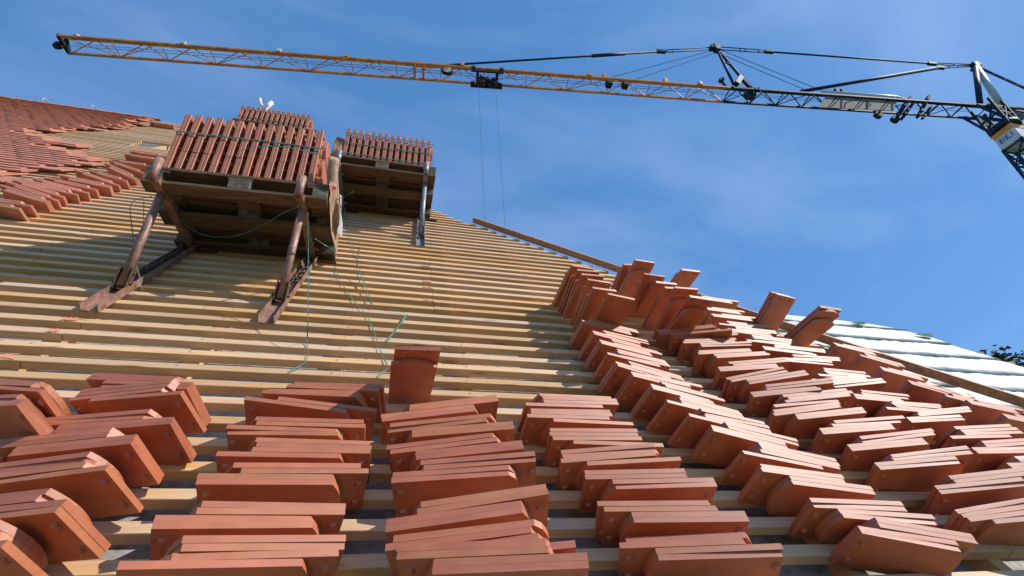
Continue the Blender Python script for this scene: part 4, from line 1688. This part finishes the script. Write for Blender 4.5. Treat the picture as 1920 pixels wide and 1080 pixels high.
# sign box
bx0 = Vector((cx - 0.03, cy - 0.03, 18.80))
bm = bmesh.new()
box(bm, bx0, bx0 + Vector((1.5, tw + 0.06, 0.98)))
bmesh.ops.bevel(bm, geom=bm.edges[:], offset=0.02, segments=2, affect='EDGES')
sign = obj('sign_box', bm, M_SIGNW)
cp.append(sign)
bm = bmesh.new()
box(bm, bx0 + Vector((-0.012, 0.02, 0.67)), bx0 + Vector((-0.002, tw + 0.04, 0.96)))
box(bm, bx0 + Vector((0.02, -0.012, 0.67)), bx0 + Vector((1.48, -0.002, 0.96)))
obj('orange_band', bm, M_SIGNO, sign)
fc = bpy.data.curves.new('sign_text', 'FONT')
fc.body = '81K.1'
fc.size = 0.42
fc.extrude = 0.004
fc.offset = 0.004
fc.align_x = 'CENTER'
fc.align_y = 'CENTER'
tmp = bpy.data.objects.new('sign_text_curve', fc)
me = bpy.data.meshes.new_from_object(tmp)
bpy.data.objects.remove(tmp)
me.materials.append(M_SIGNT)
st = bpy.data.objects.new('sign_lettering', me)
link(st, sign)
st.matrix_world = Matrix.Translation(bx0 + Vector((-0.008, tw / 2 + 0.03, 0.40))) @ Matrix(((0, 0, -1, 0), (-1, 0, 0, 0), (0, 1, 0, 0), (0, 0, 0, 1))) @ Matrix.Diagonal((0.66, 1.0, 1, 1))
# tower
bm = bmesh.new()
for q in cor:
    bar(bm, q + Z * ZG, q + Z * 18.78, 0.12)
z = 18.7
i = 0
while z > ZG + 1.2:
    for q in range(4):
        a, b = cor[q], cor[(q + 1) % 4]
        bar(bm, a + Z * z, b + Z * z, 0.06)
        if i % 2:
            bar(bm, a + Z * z, b + Z * (z - 1.0), 0.055)
        else:
            bar(bm, b + Z * z, a + Z * (z - 1.0), 0.055)
        bar(bm, a + Z * (z - .5), b + Z * (z - .5), 0.04)
    z -= 1.0
    i += 1
cp.append(obj('tower', bm, M_CRANE_D))
bm = bmesh.new()
box(bm, (cx - 1.8, cy - 1.8, ZG + 0.004), (cx + 2.6, cy + 2.6, ZG + 1.0))
cp.append(obj('ballast_base', bm, M_WALL))
unparent_loc(crane, *cp)

# ------------------------------------------------------------------ ground, hill, trees
bm = bmesh.new()
n = 28
S_ = 3000
g = [[bm.verts.new((x * S_ / n * 2 - S_, y * S_ / n * 2 - S_, ZG)) for x in range(n + 1)] for y in range(n + 1)]
for y in range(n):
    for x in range(n):
        bm.faces.new((g[y][x], g[y][x + 1], g[y + 1][x + 1], g[y + 1][x]))
tag(obj('ground', bm, M_GROUND), kind='structure')


def tree(x, y, hgt, cr_, label, seed):
    r = random.Random(seed)
    t = thing('leafy_tree', label, 'tree', (x, y, ZG), 'trees behind the white membrane')
    bm = bmesh.new()
    tube(bm, [(0, 0, 0), (0.2, 0.1, hgt * 0.35), (0, 0.2, hgt * 0.7), (0.1, 0, hgt * 0.95)], [0.38, 0.28, 0.16, 0.03], 8)
    for i in range(14):
        a = r.uniform(0, 6.28)
        z0 = hgt * r.uniform(0.35, 0.85)
        L_ = cr_ * r.uniform(0.5, 0.95) * (1.25 - z0 / hgt)
        tube(bm, [(0, 0, z0), (math.cos(a) * L_ * 0.6, math.sin(a) * L_ * 0.6, z0 + L_ * 0.3), (math.cos(a) * L_, math.sin(a) * L_, z0 + L_ * 0.7)], [0.10, 0.06, 0.02], 5)
    obj('trunk', bm, M_BARK, t)
    bm = bmesh.new()
    clumps = []
    for i in range(90):
        a = r.uniform(0, 6.28)
        zz = r.uniform(0.30, 1.0)
        rr = cr_ * math.sqrt(max(0.03, 1 - ((zz - 0.55) / 0.5) ** 2)) * r.uniform(0.3, 1.0)
        clumps.append((math.cos(a) * rr, math.sin(a) * rr, zz * hgt, r.uniform(0.5, 1.1)))
    for c in clumps:
        for i in range(75):
            p = Vector((c[0] + r.gauss(0, c[3] * .55), c[1] + r.gauss(0, c[3] * .55), c[2] + r.gauss(0, c[3] * .42)))
            s = r.uniform(0.11, 0.24)
            q = Matrix.Rotation(r.uniform(0, 6.28), 3, 'Z') @ Matrix.Rotation(r.uniform(-1.3, 1.3), 3, 'X')
            vs = [bm.verts.new(p + q @ Vector(v_)) for v_ in ((-s, -s * .5, 0), (s * .2, -s * .7, 0), (s, 0, s * .2), (0, s * .7, 0))]
            bm.faces.new(vs)
    obj('crown', bm, M_LEAF, t)


tree(34.9, 20.4, 21.2, 4.6, 'dark leafy tree peeping over the white membrane at the right edge', 3)
tree(44.5, 21.0, 22.6, 4.6, 'taller dark tree just outside the right edge behind the first tree', 5)
